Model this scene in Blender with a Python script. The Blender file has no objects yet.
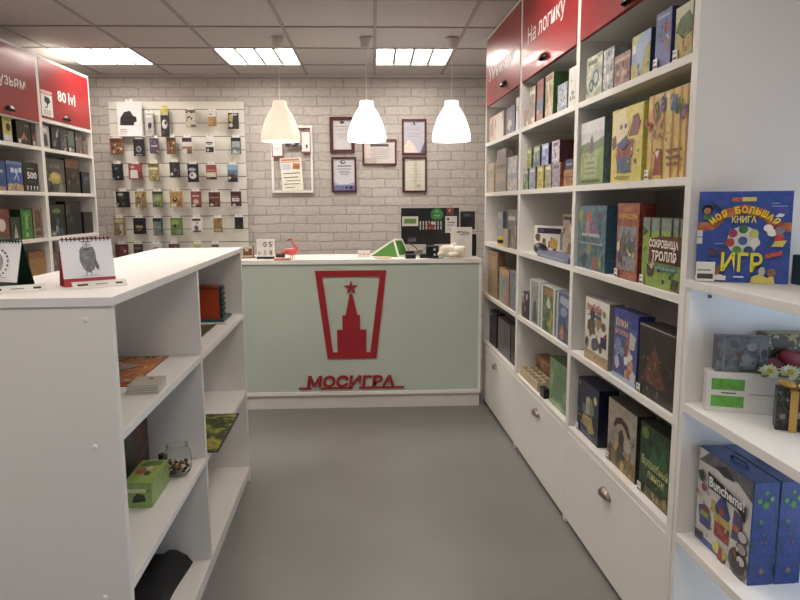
import bpy, math, random
from mathutils import Matrix, Vector
C = bpy.context.scene.collection
PI = math.pi
rnd = random.Random(7)

# ------------------------------------------------------------------ materials
def lin(h):
    h = h.lstrip('#'); o = []
    for i in (0, 2, 4):
        c = int(h[i:i+2], 16) / 255
        o.append(c / 12.92 if c <= .04045 else ((c + .055) / 1.055) ** 2.4)
    return (*o, 1)
MATS = {}
def new(name):
    m = bpy.data.materials.new(name); m.use_nodes = True
    return m, m.node_tree.nodes, m.node_tree.links, m.node_tree.nodes['Principled BSDF']
def col(h, rough=.45, metal=0, coat=0):
    k = ('c', h, rough, metal, coat)
    if k not in MATS:
        m, n, l, b = new('paint_' + h)
        t = n.new('ShaderNodeTexCoord'); z = n.new('ShaderNodeTexNoise'); z.inputs['Scale'].default_value = 60
        mp = n.new('ShaderNodeMapRange'); mp.inputs['To Min'].default_value = rough - .05; mp.inputs['To Max'].default_value = rough + .06
        l.new(t.outputs['Object'], z.inputs['Vector']); l.new(z.outputs['Fac'], mp.inputs['Value']); l.new(mp.outputs['Result'], b.inputs['Roughness'])
        b.inputs['Base Color'].default_value = lin(h); b.inputs['Metallic'].default_value = metal
        b.inputs['Coat Weight'].default_value = coat
        MATS[k] = m
    return MATS[k]
def emit(h, s, base='ffffff'):
    k = ('e', h, s)
    if k not in MATS:
        m, n, l, b = new('lamp_glow'); b.inputs['Base Color'].default_value = lin(base)
        b.inputs['Emission Color'].default_value = lin(h); b.inputs['Emission Strength'].default_value = s
        MATS[k] = m
    return MATS[k]
def art(cols, scale=14, seed=0, kind='n', rough=.35, stretch=(1, 1, 1)):
    """printed illustration: mottled procedural colours"""
    k = ('a', tuple(cols), scale, seed, kind, stretch)
    if k not in MATS:
        m, n, l, b = new('printed_picture')
        t = n.new('ShaderNodeTexCoord'); mp = n.new('ShaderNodeMapping')
        mp.inputs['Location'].default_value = (seed * 3.1, seed * 1.7, seed * 2.3); mp.inputs['Scale'].default_value = stretch
        l.new(t.outputs['Object'], mp.inputs['Vector'])
        r = n.new('ShaderNodeValToRGB'); e = r.color_ramp.elements
        if kind == 'v':
            x = n.new('ShaderNodeTexVoronoi'); x.inputs['Scale'].default_value = scale * 2
            d = n.new('ShaderNodeTexNoise'); d.inputs['Scale'].default_value = scale; d.inputs['Detail'].default_value = 3
            mx = n.new('ShaderNodeMix'); mx.data_type = 'VECTOR'; mx.inputs['Factor'].default_value = .12
            l.new(mp.outputs['Vector'], d.inputs['Vector']); l.new(mp.outputs['Vector'], mx.inputs['A']); l.new(d.outputs['Color'], mx.inputs['B'])
            l.new(mx.outputs['Result'], x.inputs['Vector']); l.new(x.outputs['Color'], r.inputs['Fac']); r.color_ramp.interpolation = 'CONSTANT'
            lo, hi = .1, .85
        else:
            x = n.new('ShaderNodeTexNoise'); x.inputs['Scale'].default_value = scale; x.inputs['Detail'].default_value = 4; x.inputs['Roughness'].default_value = .6
            l.new(mp.outputs['Vector'], x.inputs['Vector']); l.new(x.outputs['Fac'], r.inputs['Fac'])
            lo, hi = .34, .66
        N = len(cols)
        while len(e) < N: e.new(.5)
        for i, c in enumerate(cols):
            e[i].position = lo + (hi - lo) * i / max(1, N - 1)
        for i, c in enumerate(cols): e[i].color = lin(c)
        l.new(r.outputs['Color'], b.inputs['Base Color']); b.inputs['Roughness'].default_value = rough
        MATS[k] = m
    return MATS[k]
def glass(h='ffffff', rough=.02):
    k = ('g', h)
    if k not in MATS:
        m, n, l, b = new('clear_glass'); b.inputs['Base Color'].default_value = lin(h)
        b.inputs['Transmission Weight'].default_value = 1; b.inputs['Roughness'].default_value = rough; b.inputs['IOR'].default_value = 1.3
        MATS[k] = m
    return MATS[k]
WHITE = 'efece6'
def laminate(h=WHITE, rough=.42):
    k = ('l', h)
    if k not in MATS:
        m, n, l, b = new('white_laminate')
        t = n.new('ShaderNodeTexCoord'); z = n.new('ShaderNodeTexNoise'); z.inputs['Scale'].default_value = 180; z.inputs['Detail'].default_value = 2
        mx = n.new('ShaderNodeMix'); mx.data_type = 'RGBA'; mx.inputs['Factor'].default_value = .5
        a = lin(h); mx.inputs['A'].default_value = a; mx.inputs['B'].default_value = tuple(c * .965 for c in a[:3]) + (1,)
        l.new(t.outputs['Object'], z.inputs['Vector']); l.new(z.outputs['Fac'], mx.inputs['Factor']); l.new(mx.outputs['Result'], b.inputs['Base Color'])
        b.inputs['Roughness'].default_value = rough
        MATS[k] = m
    return MATS[k]

# ------------------------------------------------------------------ mesh builder
_tc = {}
def text_geo(s, bold=.012):
    if (s, bold) not in _tc:
        c = bpy.data.curves.new('t', 'FONT'); c.body = s; c.resolution_u = 2; c.offset = bold
        o = bpy.data.objects.new('t', c); m = bpy.data.meshes.new_from_object(o)
        v = [(p.co.x, p.co.y) for p in m.vertices]; f = [tuple(q.vertices) for q in m.polygons]
        bpy.data.objects.remove(o); bpy.data.curves.remove(c); bpy.data.meshes.remove(m)
        _tc[s, bold] = (v, f)
    return _tc[s, bold]

class MB:
    def __init__(s): s.v = []; s.f = []; s.mi = []; s.m = []
    def mat(s, m):
        if isinstance(m, str): m = col(m)
        if m not in s.m: s.m.append(m)
        return s.m.index(m)
    def add(s, vs, fs, m):
        b = len(s.v); i = s.mat(m); s.v += [tuple(x) for x in vs]
        for f in fs: s.f.append(tuple(b + k for k in f)); s.mi.append(i)
        return s
    def box(s, x0, y0, z0, x1, y1, z1, m):
        vs = [(x, y, z) for x in (x0, x1) for y in (y0, y1) for z in (z0, z1)]
        return s.add(vs, [(0, 1, 3, 2), (4, 6, 7, 5), (0, 4, 5, 1), (2, 3, 7, 6), (0, 2, 6, 4), (1, 5, 7, 3)], m)
    def prism(s, pts, a, b, m, axis='y'):
        """pts: 2d polygon (x,z) extruded along y from a to b; axis 'z' for (x,y), 'x' for (y,z)"""
        n = len(pts); P = {'y': lambda p, t: (p[0], t, p[1]), 'z': lambda p, t: (p[0], p[1], t), 'x': lambda p, t: (t, p[0], p[1])}[axis]
        vs = [P(p, a) for p in pts] + [P(p, b) for p in pts]
        return s.add(vs, [tuple(range(n)), tuple(range(2 * n - 1, n - 1, -1))] + [(i, n + i, n + (i + 1) % n, (i + 1) % n) for i in range(n)], m)
    def lathe(s, prof, m, c=(0, 0, 0), seg=24, axis='z'):
        vs = []; fs = []; n = len(prof)
        for r, z in prof:
            for k in range(seg):
                a = 2 * PI * k / seg; p = (r * math.cos(a), r * math.sin(a), z)
                if axis == 'x': p = (p[2], p[0], p[1])
                if axis == 'y': p = (p[0], p[2], p[1])
                vs.append((c[0] + p[0], c[1] + p[1], c[2] + p[2]))
        for i in range(n - 1):
            for k in range(seg):
                q = (k + 1) % seg; fs.append((i * seg + k, i * seg + q, (i + 1) * seg + q, (i + 1) * seg + k))
        return s.add(vs, fs, m)
    def cyl(s, c, r, h, m, seg=20, axis='z'):
        return s.lathe([(1e-4, 0), (r, 0), (r, h), (1e-4, h)], m, c, seg, axis)
    def ell(s, c, r, m, seg=20, rings=12, rot=None):
        vs = []; fs = []
        for i in range(rings + 1):
            t = PI * i / rings
            for k in range(seg):
                a = 2 * PI * k / seg
                p = Vector((r[0] * math.sin(t) * math.cos(a), r[1] * math.sin(t) * math.sin(a), r[2] * math.cos(t)))
                if rot: p = rot @ p
                vs.append((c[0] + p.x, c[1] + p.y, c[2] + p.z))
        for i in range(rings):
            for k in range(seg):
                q = (k + 1) % seg; fs.append((i * seg + k, (i + 1) * seg + k, (i + 1) * seg + q, i * seg + q))
        return s.add(vs, fs, m)
    def tube(s, pts, r, m, seg=8):
        P = [Vector(p) for p in pts]; n = len(P); R = r if isinstance(r, (list, tuple)) else [r] * n
        vs = []; fs = []; up = None
        for i, p in enumerate(P):
            t = (P[min(i + 1, n - 1)] - P[max(i - 1, 0)]).normalized()
            a = Vector((0, 0, 1)) if abs(t.z) < .9 else Vector((1, 0, 0))
            u = t.cross(a).normalized() if up is None else (up - t * up.dot(t)).normalized()
            up = u; w = t.cross(u)
            for k in range(seg):
                g = 2 * PI * k / seg; vs.append(p + (u * math.cos(g) + w * math.sin(g)) * R[i])
        for i in range(n - 1):
            for k in range(seg):
                q = (k + 1) % seg; fs.append((i * seg + k, i * seg + q, (i + 1) * seg + q, (i + 1) * seg + k))
        fs.append(tuple(range(seg - 1, -1, -1))); fs.append(tuple((n - 1) * seg + k for k in range(seg)))
        return s.add(vs, fs, m)
    def text(s, t, x0, z0, x1, z1, y, m, depth=0, bold=.012, shear=0, lower=False):
        v, f = text_geo(t, bold)
        if not v: return s
        a, b = min(p[0] for p in v), max(p[0] for p in v); c, d = min(p[1] for p in v), max(p[1] for p in v)
        k = (x1 - x0) / (b - a); q = (z1 - z0) / (d - c)
        P = [(x0 + (p[0] - a) * k + shear * (p[1] - c) * q, z0 + (p[1] - c) * q) for p in v]
        s.add([(p[0], y, p[1]) for p in P], f, m)
        if depth:
            n = len(P); e = {}
            for g in f:
                for i in range(len(g)):
                    w = (g[i], g[(i + 1) % len(g)]); r = (w[1], w[0])
                    if r in e: del e[r]
                    else: e[w] = 1
            s.add([(p[0], y, p[1]) for p in P] + [(p[0], y + depth, p[1]) for p in P], [(b_, a_, a_ + n, b_ + n) for a_, b_ in e], m)
        return s
    def build(s, name, parent=None, loc=(0, 0, 0), rot=(0, 0, 0), bevel=0, smooth=True, remesh=0, fix=False):
        me = bpy.data.meshes.new(name); me.from_pydata(s.v, [], s.f)
        for m in s.m: me.materials.append(m)
        for p, i in zip(me.polygons, s.mi): p.material_index = i
        if fix:
            import bmesh
            b = bmesh.new(); b.from_mesh(me); bmesh.ops.remove_doubles(b, verts=b.verts, dist=1e-5); bmesh.ops.recalc_face_normals(b, faces=b.faces); b.to_mesh(me); b.free()
        if smooth: me.shade_smooth(); me.set_sharp_from_angle(angle=math.radians(32))
        me.update()
        o = bpy.data.objects.new(name, me); C.objects.link(o); o.parent = parent; o.location = loc; o.rotation_euler = rot if isinstance(rot, tuple) else (0, 0, rot)
        if remesh:
            d = o.modifiers.new('remesh', 'REMESH'); d.mode = 'VOXEL'; d.voxel_size = remesh; d.use_smooth_shade = True
            d = o.modifiers.new('soften', 'SMOOTH'); d.iterations = 4
        if bevel:
            d = o.modifiers.new('edge', 'BEVEL'); d.width = bevel; d.segments = 2; d.limit_method = 'ANGLE'; d.angle_limit = math.radians(40)
        return o

def tag(o, label, cat, group=None, kind=None):
    if label: o['label'] = label
    if cat: o['category'] = cat
    if group: o['group'] = group
    if kind: o['kind'] = kind
    return o
def thing(name, label, cat, loc=(0, 0, 0), rz=0, group=None):
    o = bpy.data.objects.new(name, None); C.objects.link(o); o.location = loc; o.rotation_euler = (0, 0, rz); o.empty_display_size = .1
    return tag(o, label, cat, group)
def copy_tree(o, parent=None):
    c = o.copy(); C.objects.link(c); c.parent = parent
    for ch in o.children: copy_tree(ch, c)
    return c
class Frame:
    def __init__(s, ox, oy, rot): s.o = (ox, oy); s.rot = rot
    def w(s, lx, ly, z=0):
        c, n = math.cos(s.rot), math.sin(s.rot)
        return (s.o[0] + c * lx - n * ly, s.o[1] + n * lx + c * ly, z)
FR = Frame(.97108, .0020, .0365)                 # run of shelving along the right wall
FL = Frame(-2.318, 0, PI - .0038)                # run of shelving along the left wall
FI = Frame(-.58943, .0008, .0256)                # low island shelf
H = 2.6048; WALL = 6.1845; X0 = -2.3797; Y0 = 5.1575

# ------------------------------------------------------------------ room shell
def brick_mat():
    m, n, l, b = new('white_brick_wallpaper')
    t = n.new('ShaderNodeTexCoord'); sp = n.new('ShaderNodeSeparateXYZ'); cb = n.new('ShaderNodeCombineXYZ')
    l.new(t.outputs['Object'], sp.inputs[0]); l.new(sp.outputs['X'], cb.inputs['X']); l.new(sp.outputs['Z'], cb.inputs['Y'])
    nz = n.new('ShaderNodeTexNoise'); nz.inputs['Scale'].default_value = 13; nz.inputs['Detail'].default_value = 3
    l.new(cb.outputs[0], nz.inputs['Vector'])
    mx = n.new('ShaderNodeMix'); mx.data_type = 'VECTOR'; mx.inputs['Factor'].default_value = .03
    l.new(cb.outputs[0], mx.inputs['A']); l.new(nz.outputs['Color'], mx.inputs['B'])
    br = n.new('ShaderNodeTexBrick'); br.inputs['Scale'].default_value = 1; br.inputs['Brick Width'].default_value = .235; br.inputs['Row Height'].default_value = .0785
    br.inputs['Mortar Size'].default_value = .0085; br.inputs['Mortar Smooth'].default_value = .8; br.inputs['Bias'].default_value = -.1
    br.inputs['Color1'].default_value = lin('c6bfb8'); br.inputs['Color2'].default_value = lin('bab3ac'); br.inputs['Mortar'].default_value = lin('aaa19a')
    l.new(mx.outputs['Result'], br.inputs['Vector'])
    n2 = n.new('ShaderNodeTexNoise'); n2.inputs['Scale'].default_value = 30; n2.inputs['Detail'].default_value = 4; l.new(cb.outputs[0], n2.inputs['Vector'])
    rp = n.new('ShaderNodeValToRGB'); rp.color_ramp.elements[0].position = .3; rp.color_ramp.elements[0].color = (.8, .79, .78, 1); rp.color_ramp.elements[1].position = .65; rp.color_ramp.elements[1].color = (1, 1, 1, 1)
    l.new(n2.outputs['Fac'], rp.inputs['Fac'])
    mm = n.new('ShaderNodeMix'); mm.data_type = 'RGBA'; mm.blend_type = 'MULTIPLY'; mm.inputs['Factor'].default_value = .7
    l.new(br.outputs['Color'], mm.inputs['A']); l.new(rp.outputs['Color'], mm.inputs['B']); l.new(mm.outputs['Result'], b.inputs['Base Color'])
    bp = n.new('ShaderNodeBump'); bp.invert = True; bp.inputs['Strength'].default_value = .35; bp.inputs['Distance'].default_value = .006
    l.new(br.outputs['Fac'], bp.inputs['Height']); l.new(bp.outputs['Normal'], b.inputs['Normal']); b.inputs['Roughness'].default_value = .7
    return m
def floor_mat():
    m, n, l, b = new('grey_linoleum')
    t = n.new('ShaderNodeTexCoord')
    a = n.new('ShaderNodeTexNoise'); a.inputs['Scale'].default_value = 2.2; a.inputs['Detail'].default_value = 4; l.new(t.outputs['Object'], a.inputs['Vector'])
    f = n.new('ShaderNodeTexNoise'); f.inputs['Scale'].default_value = 160; f.inputs['Detail'].default_value = 2; l.new(t.outputs['Object'], f.inputs['Vector'])
    r = n.new('ShaderNodeValToRGB'); r.color_ramp.elements[0].position = .35; r.color_ramp.elements[0].color = lin('7c7b79'); r.color_ramp.elements[1].position = .7; r.color_ramp.elements[1].color = lin('848381')
    l.new(a.outputs['Fac'], r.inputs['Fac'])
    mm = n.new('ShaderNodeMix'); mm.data_type = 'RGBA'; mm.blend_type = 'MULTIPLY'; mm.inputs['Factor'].default_value = .12
    l.new(r.outputs['Color'], mm.inputs['A']); l.new(f.outputs['Fac'], mm.inputs['B']); l.new(mm.outputs['Result'], b.inputs['Base Color'])
    b.inputs['Roughness'].default_value = .38
    return m
def tile_mat():
    m, n, l, b = new('mineral_ceiling_tile')
    t = n.new('ShaderNodeTexCoord'); a = n.new('ShaderNodeTexNoise'); a.inputs['Scale'].default_value = 90; a.inputs['Detail'].default_value = 4
    l.new(t.outputs['Object'], a.inputs['Vector'])
    r = n.new('ShaderNodeValToRGB'); r.color_ramp.elements[0].position = .3; r.color_ramp.elements[0].color = lin('bfb9b5'); r.color_ramp.elements[1].position = .6; r.color_ramp.elements[1].color = lin('cbc5c1')
    l.new(a.outputs['Fac'], r.inputs['Fac']); l.new(r.outputs['Color'], b.inputs['Base Color']); b.inputs['Roughness'].default_value = .9
    bp = n.new('ShaderNodeBump'); bp.inputs['Strength'].default_value = .15; l.new(a.outputs['Fac'], bp.inputs['Height']); l.new(bp.outputs['Normal'], b.inputs['Normal'])
    return m
def struct(o): o['kind'] = 'structure'; return o
YF = -1.9; XLW = -2.715; XRW = 1.62
struct(MB().box(XLW - .1, YF - .1, -.08, XRW + .1, WALL + .1, 0, floor_mat()).build('floor'))
struct(MB().box(XLW - .1, WALL, 0, XRW + .1, WALL + .1, H + .15, brick_mat()).build('wall_back'))
struct(MB().box(XLW - .1, YF, 0, XLW, WALL, H + .15, laminate('d8d4cf', .7)).build('wall_left'))
wr = laminate('d8d4cf', .7); w = MB()
w.box(XRW, YF, 0, XRW + .1, -.5, H + .15, wr); w.box(XRW, 1.8, 0, XRW + .1, WALL, H + .15, wr); w.box(XRW, -.5, 0, XRW + .1, 1.8, .15, wr); w.box(XRW, -.5, 1.35, XRW + .1, 1.8, H + .15, wr)
struct(w.build('wall_right'))
wl = laminate('d8d4cf', .7)
w = MB(); w.box(XLW, YF - .1, 0, XRW, YF, H + .15, wl)
struct(w.build('wall_front'))
w = MB(); fm = col('8b8b8d', .4)
for y in (-.5, .62, 1.75): w.box(XRW + .03, y, .15, XRW + .08, y + .05, 1.35, fm)
for z in (.15, 1.3): w.box(XRW + .03, -.45, z, XRW + .08, 1.75, z + .05, fm)
struct(w.build('window_1'))
# ceiling tiles (light cells left open) and the T-bar grid
lights = [(0, 0), (2, 0), (4, 0), (0, -4), (2, -4), (4, -4), (1, -8), (4, -8)]  # last pair is added out of view to brighten the near end
cell = lambda i, j: (X0 + .6 * i, Y0 + .6 * j)
w = MB(); tm = tile_mat(); xs = [XLW] + [X0 + .6 * i for i in range(0, 7)] + [XRW]; ys = [YF] + [Y0 + .6 * j for j in range(-11, 2)] + [WALL]
open_ = {(round(cell(i, j)[0], 3), round(cell(i, j)[1], 3)) for i, j in lights}
for a, b in zip(xs, xs[1:]):
    for c, d in zip(ys, ys[1:]):
        if (round(a, 3), round(c, 3)) not in open_: w.box(a, c, H, b, d, H + .015, tm)
struct(w.build('ceiling', smooth=False))
w = MB(); gm = col('a29b97', .6)
for x in xs[1:-1]: w.box(x - .011, YF, H - .006, x + .011, WALL, H - .0005, gm)
for y in ys[1:-1]: w.box(XLW, y - .011, H - .0065, XRW, y + .011, H - .001, gm)
struct(w.build('trim_1', smooth=False))
w = MB(); lm = laminate('cfcac5', .7)
w.box(XLW, WALL - .02, H - .02, XRW, WALL, H, lm); struct(w.build('trim_2'))

# ------------------------------------------------------------------ ceiling lights
LIGHT = emit('fff5ec', 12.6)
def troffer(label):
    t = thing('ceiling_light', label, 'ceiling light', (0, 0, H), 0, 'square ceiling lights')
    w = MB(); fr = col('f2f0ec', .3)
    w.box(-.285, -.285, .055, .285, .285, .06, fr)
    for s in (-1, 1):
        w.box(s * .285, -.29, -.002, s * .29, .29, .06, fr); w.box(-.285, s * .285, -.002, .285, s * .29, .06, fr)
    for x in (-.1425, 0, .1425): w.box(x - .0105, -.284, .0, x + .0105, .284, .05, col('a5a19b', .5))
    w.build('reflector', t)
    for k in range(4):
        x = -.2138 + .1425 * k; n = 9; vs = []; fs = []; Y = [-.272, -.262, -.245, -.22, .22, .245, .262, .272]
        for y in Y:
            q = 1 if abs(y) <= .22 else .25 + .75 * math.sqrt(max(0, 1 - ((abs(y) - .22) / .053) ** 2))
            vs += [(x + .056 * q * math.cos(PI + PI * i / n), y, .05 + .042 * q * math.sin(PI + PI * i / n)) for i in range(n + 1)]
        for r in range(len(Y) - 1):
            for i in range(n): a = r * (n + 1) + i; fs.append((a, a + 1, a + n + 2, a + n + 1))
        fs += [tuple(range(n, -1, -1)), tuple(range(7 * (n + 1), 8 * (n + 1)))]
        MB().add(vs, fs, LIGHT).build('lamp_tube', t)
    return t
names = {0: 'at the back, over the slat panel', 2: 'at the back, just before the left pendant lamp', 4: 'at the back, between the middle and right pendant lamps'}
proto = None
for i, j in lights:
    lab = 'bright square ceiling light ' + (names[i] if j == 0 else ['', '', '', '', 'in the middle row of the shop', '', '', '', 'added out of view by the shop front'][-j] + ', %s' % {0: 'left', 1: 'left', 2: 'centre', 3: 'centre', 4: 'right', 5: 'right'}[i])
    if proto is None: proto = t = troffer(lab)
    else: t = copy_tree(proto); t['label'] = lab
    x, y = cell(i, j); t.location = (x + .3, y + .3, H)

# pendants over the counter
def pendant(x, label, glow):
    y = 4.83; t = thing('pendant_lamp', label, 'pendant lamp', (x, y, 1.898), 0, 'white pendant lamps over the counter')
    g = H - 1.898
    prof = [(.134, 0), (.137, .022), (.134, .05), (.128, .075), (.118, .11), (.106, .143), (.094, .17), (.08, .195), (.066, .216), (.056, .232), (.05, .245), (.048, .27), (.045, .277), (.02, .279)]
    inner = [(r - .003, z) for r, z in reversed(prof)]
    MB().lathe(prof + inner + [prof[0]], glow, seg=40).build('lamp_shade', t)
    MB().lathe([(.001, .281), (.022, .281), (.022, .235), (.001, .235)], col('ddd9d2')).build('socket', t)
    MB().ell((0, 0, .18), (.03, .03, .045), emit('fff0d8', 12)).build('bulb', t)
    MB().tube([(0, 0, .28), (.001, 0, .45), (0, 0, g - .05)], .0028, col('e4e0da')).build('cord', t)
    MB().lathe([(.012, g - .075), (.03, g - .07), (.036, g - .05), (.045, g - .008), (.045, g - .007), (.001, g - .007)], col('cdc6be')).build('ceiling_cap', t)
def shade_mat(h, e, s):
    m, n, l, b = new('opal_shade'); b.inputs['Base Color'].default_value = lin(h); b.inputs['Roughness'].default_value = .35
    b.inputs['Emission Color'].default_value = lin(e); b.inputs['Emission Strength'].default_value = s
    return m
pendant(-.65, 'cream bell pendant lamp, dimmest of the row of three', shade_mat('f7eedc', 'ffe8cc', .42))
pendant(-.043, 'bright white bell pendant lamp hanging before the framed certificates, middle of the row', shade_mat('ffffff', 'fffaf0', 1.6))
pendant(.558, 'bright white bell pendant lamp nearest the tall right-hand bookcases', shade_mat('ffffff', 'fffbf4', 1.61))
# ------------------------------------------------------------------ bookcases
LAM = laminate(); RED = col('a02329', .36, 0, .15); STEEL = col('8d867c', .35, .8); DARK = col('2a2320', .4, .3)
def cup_handle(parent, y, z, m, r=.045, x=-.001):
    """half-shell cup pull, open downwards"""
    w = MB(); n, k = 14, 6; vs = []; fs = []
    for th, off in ((1, 0), (.88, 1)):
        for i in range(n + 1):
            a = PI * i / n
            for j in range(k + 1):
                b = PI / 2 * j / k
                vs.append((-th * .026 * math.sin(b) * (.35 + .65 * math.sin(a)), y - th * r * math.cos(a), z + th * (.03 * math.sin(a) * math.cos(b))))
    for o in (0, (n + 1) * (k + 1)):
        for i in range(n):
            for j in range(k):
                q = o + i * (k + 1) + j; fs.append((q, q + 1, q + k + 2, q + k + 1))
    w.add([(v[0] + x, v[1], v[2]) for v in vs], fs, m); w.box(x - .003, y - r - .006, z - .002, x + .0008, y + r + .006, z + .004, m)
    return w.build('handle', parent)
def bookcase(fr, y0, y1, height, shelves, door_z, drawer_z, label, group, text, tbox, dh, wh, near=.02, far=.02, low='drawer_front', tmat=None):
    D = .36; t = thing('bookcase', label, 'bookcase', fr.w(0, y0), fr.rot, group); W = y1 - y0
    w = MB(); w.box(0, 0, 0, D, near, height, LAM); w.build('side_panel', t, bevel=.001)
    w = MB(); w.box(0, W - far, 0, D, W, height, LAM); w.build('side_panel', t, bevel=.001)
    MB().box(D - .006, near, .02, D, W - far, height - .02, laminate('a8a49b')).build('back_panel', t)  # mid-grey puts the shade of the shelf interiors into the panel colour
    MB().box(.0, near, height - .018, D - .007, W - far, height, LAM).build('top_panel', t, bevel=.001)
    for z in shelves: MB().box(.001, near, z - .025, D - .007, W - far, z, LAM).build('shelf', t, bevel=.001)
    MB().box(.02, near, .03, D - .007, W - far, .05, LAM).build('bottom_panel', t)
    MB().box(.03, near, .0, .045, W - far, .045, col('4a4744')).build('plinth', t)
    a = MB().box(-.001, near * .5, .022, .017, W - far * .5, drawer_z, LAM).build(low, t, bevel=.0015)
    # the overlay front sits between the panels, flush with them
    a.data.transform(Matrix.Identity(4))
    if wh: cup_handle(a, wh[0] - y0, wh[1], STEEL)
    d = MB().box(-.002, near + .001, door_z, .016, W - far - .001, height - .02, RED).build('upper_door', t, bevel=.0015)
    MB().box(.018, near, door_z, D - .007, W - far, door_z + .02, LAM).build('shelf', t)
    if dh: cup_handle(d, dh[0] - y0, dh[1], DARK, .05, -.003)
    if text:
        g = MB(); wm = col('f2ede8', .4)
        if text == '80 lvl':
            for s_, a_, b_, h_ in (('80', 0, .46, .92), ('l', .58, .64, 1), ('v', .68, .86, .7), ('l', .9, .96, 1)): g.text(s_, a_, 0, b_, h_, 0, wm, 0, .02)
        else: g.text(text, 0, 0, 1, 1, 0, wm, 0, .01)
        ya, yb, za, zb = tbox
        me = g.build('lettering', d)
        # u runs towards smaller local y (reading direction seen from the aisle)
        for v in me.data.vertices:
            u, q = v.co.x, v.co.z; v.co = (-.0032, (ya - y0) + (yb - ya) * u, za + (zb - za) * q)
        tag(me, 'white letters', None)
    return t
RS = [1.876, 1.532, 1.185, .812, .46]; G1 = 'bookcases along the right side'
E_ = .0
U0, U1, U2, U3 = 4.79, 3.8238, 2.877, 1.9148
DZ = 2.122; HR = 2.588; DRW = .434
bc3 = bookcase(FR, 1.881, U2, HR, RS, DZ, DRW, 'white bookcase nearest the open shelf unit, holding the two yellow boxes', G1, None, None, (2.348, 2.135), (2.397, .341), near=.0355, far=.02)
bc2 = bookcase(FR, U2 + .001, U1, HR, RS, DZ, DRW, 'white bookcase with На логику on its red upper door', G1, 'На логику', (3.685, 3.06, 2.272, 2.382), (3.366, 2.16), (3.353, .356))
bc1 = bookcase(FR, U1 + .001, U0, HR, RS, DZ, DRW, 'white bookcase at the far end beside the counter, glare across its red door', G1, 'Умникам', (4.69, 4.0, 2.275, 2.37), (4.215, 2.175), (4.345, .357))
LS = [1.863, 1.555, 1.237, .88, .46]; G2 = 'bookcases along the left side'
lz = lambda Y: -Y
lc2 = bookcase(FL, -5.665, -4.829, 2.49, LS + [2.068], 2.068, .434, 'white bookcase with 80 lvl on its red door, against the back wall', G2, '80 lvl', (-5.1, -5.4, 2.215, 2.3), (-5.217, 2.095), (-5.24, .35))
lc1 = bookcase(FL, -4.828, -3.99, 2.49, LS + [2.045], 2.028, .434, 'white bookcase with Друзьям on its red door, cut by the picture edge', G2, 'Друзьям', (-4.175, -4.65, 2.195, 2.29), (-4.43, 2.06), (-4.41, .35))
# camera-notice sticker on the 80 lvl door
door = [c for c in lc2.children if c.name.startswith('upper_door')][0]
w = MB(); y0 = -5.665
P = lambda Y, z, o=-.0026: (o, -Y - y0, z)
w.add([P(4.85, 2.085), P(5.015, 2.085), P(5.015, 2.235), P(4.85, 2.235)], [(0, 1, 2, 3)], col('efece8'))
w.add([P(4.85, 2.24), P(5.015, 2.24), P(5.015, 2.262), P(4.85, 2.262)], [(0, 1, 2, 3)], col('e6b9b4'))
w.add([P(4.895, 2.19, -.003), P(4.94, 2.165, -.003), P(4.985, 2.19, -.003), P(4.97, 2.215, -.003), P(4.905, 2.222, -.003)], [(0, 1, 2, 3, 4)], col('1b1a1a'))
w.add([P(4.925, 2.145, -.003), P(4.935, 2.145, -.003), P(4.95, 2.175, -.003), P(4.935, 2.175, -.003)], [(0, 1, 2, 3)], col('1b1a1a'))
w.add([P(4.905, 2.14, -.003), P(4.925, 2.14, -.003), P(4.925, 2.15, -.003), P(4.905, 2.15, -.003)], [(0, 1, 2, 3)], col('1b1a1a'))
for k in range(3): w.add([P(4.88, 2.122 - .012 * k, -.003), P(4.985, 2.122 - .012 * k, -.003), P(4.985, 2.127 - .012 * k, -.003), P(4.88, 2.127 - .012 * k, -.003)], [(0, 1, 2, 3)], col('9a9894'))
w.build('notice_sticker', door)['label'] = 'white sticker with a black camera symbol'

# open shelf unit nearest the camera
t = thing('shelf_unit', 'waist-high white open shelf unit nearest the camera, holding the blue game book', 'shelf unit', FR.w(0, .62), FR.rot)
b = .62; W = 1.8795 - b; D = .42
MB().box(.002, W - .022, 0, D, W, 1.2144, LAM).build('side_panel', t, bevel=.001)
MB().box(.002, 0, 0, D, .022, 1.2144, LAM).build('side_panel', t, bevel=.001)
MB().box(-.002, 0, 1.2146, D, W, 1.238, LAM).build('top_panel', t, bevel=.0012)
for z in (.875, .466): MB().box(.001, .0221, z - .0265, D, W - .0221, z, LAM).build('shelf', t, bevel=.001)
MB().box(.002, .0221, .06, D - .008, W - .0221, .085, LAM).build('bottom_panel', t, bevel=.001)
MB().box(.03, .0221, 0, .046, W - .0221, .06, LAM).build('plinth', t)
MB().cyl((.062, W - .0222, 1.19), .0055, -.003, col('4a463f', .3, .6), 12, 'y').build('screw_cap', t)

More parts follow.
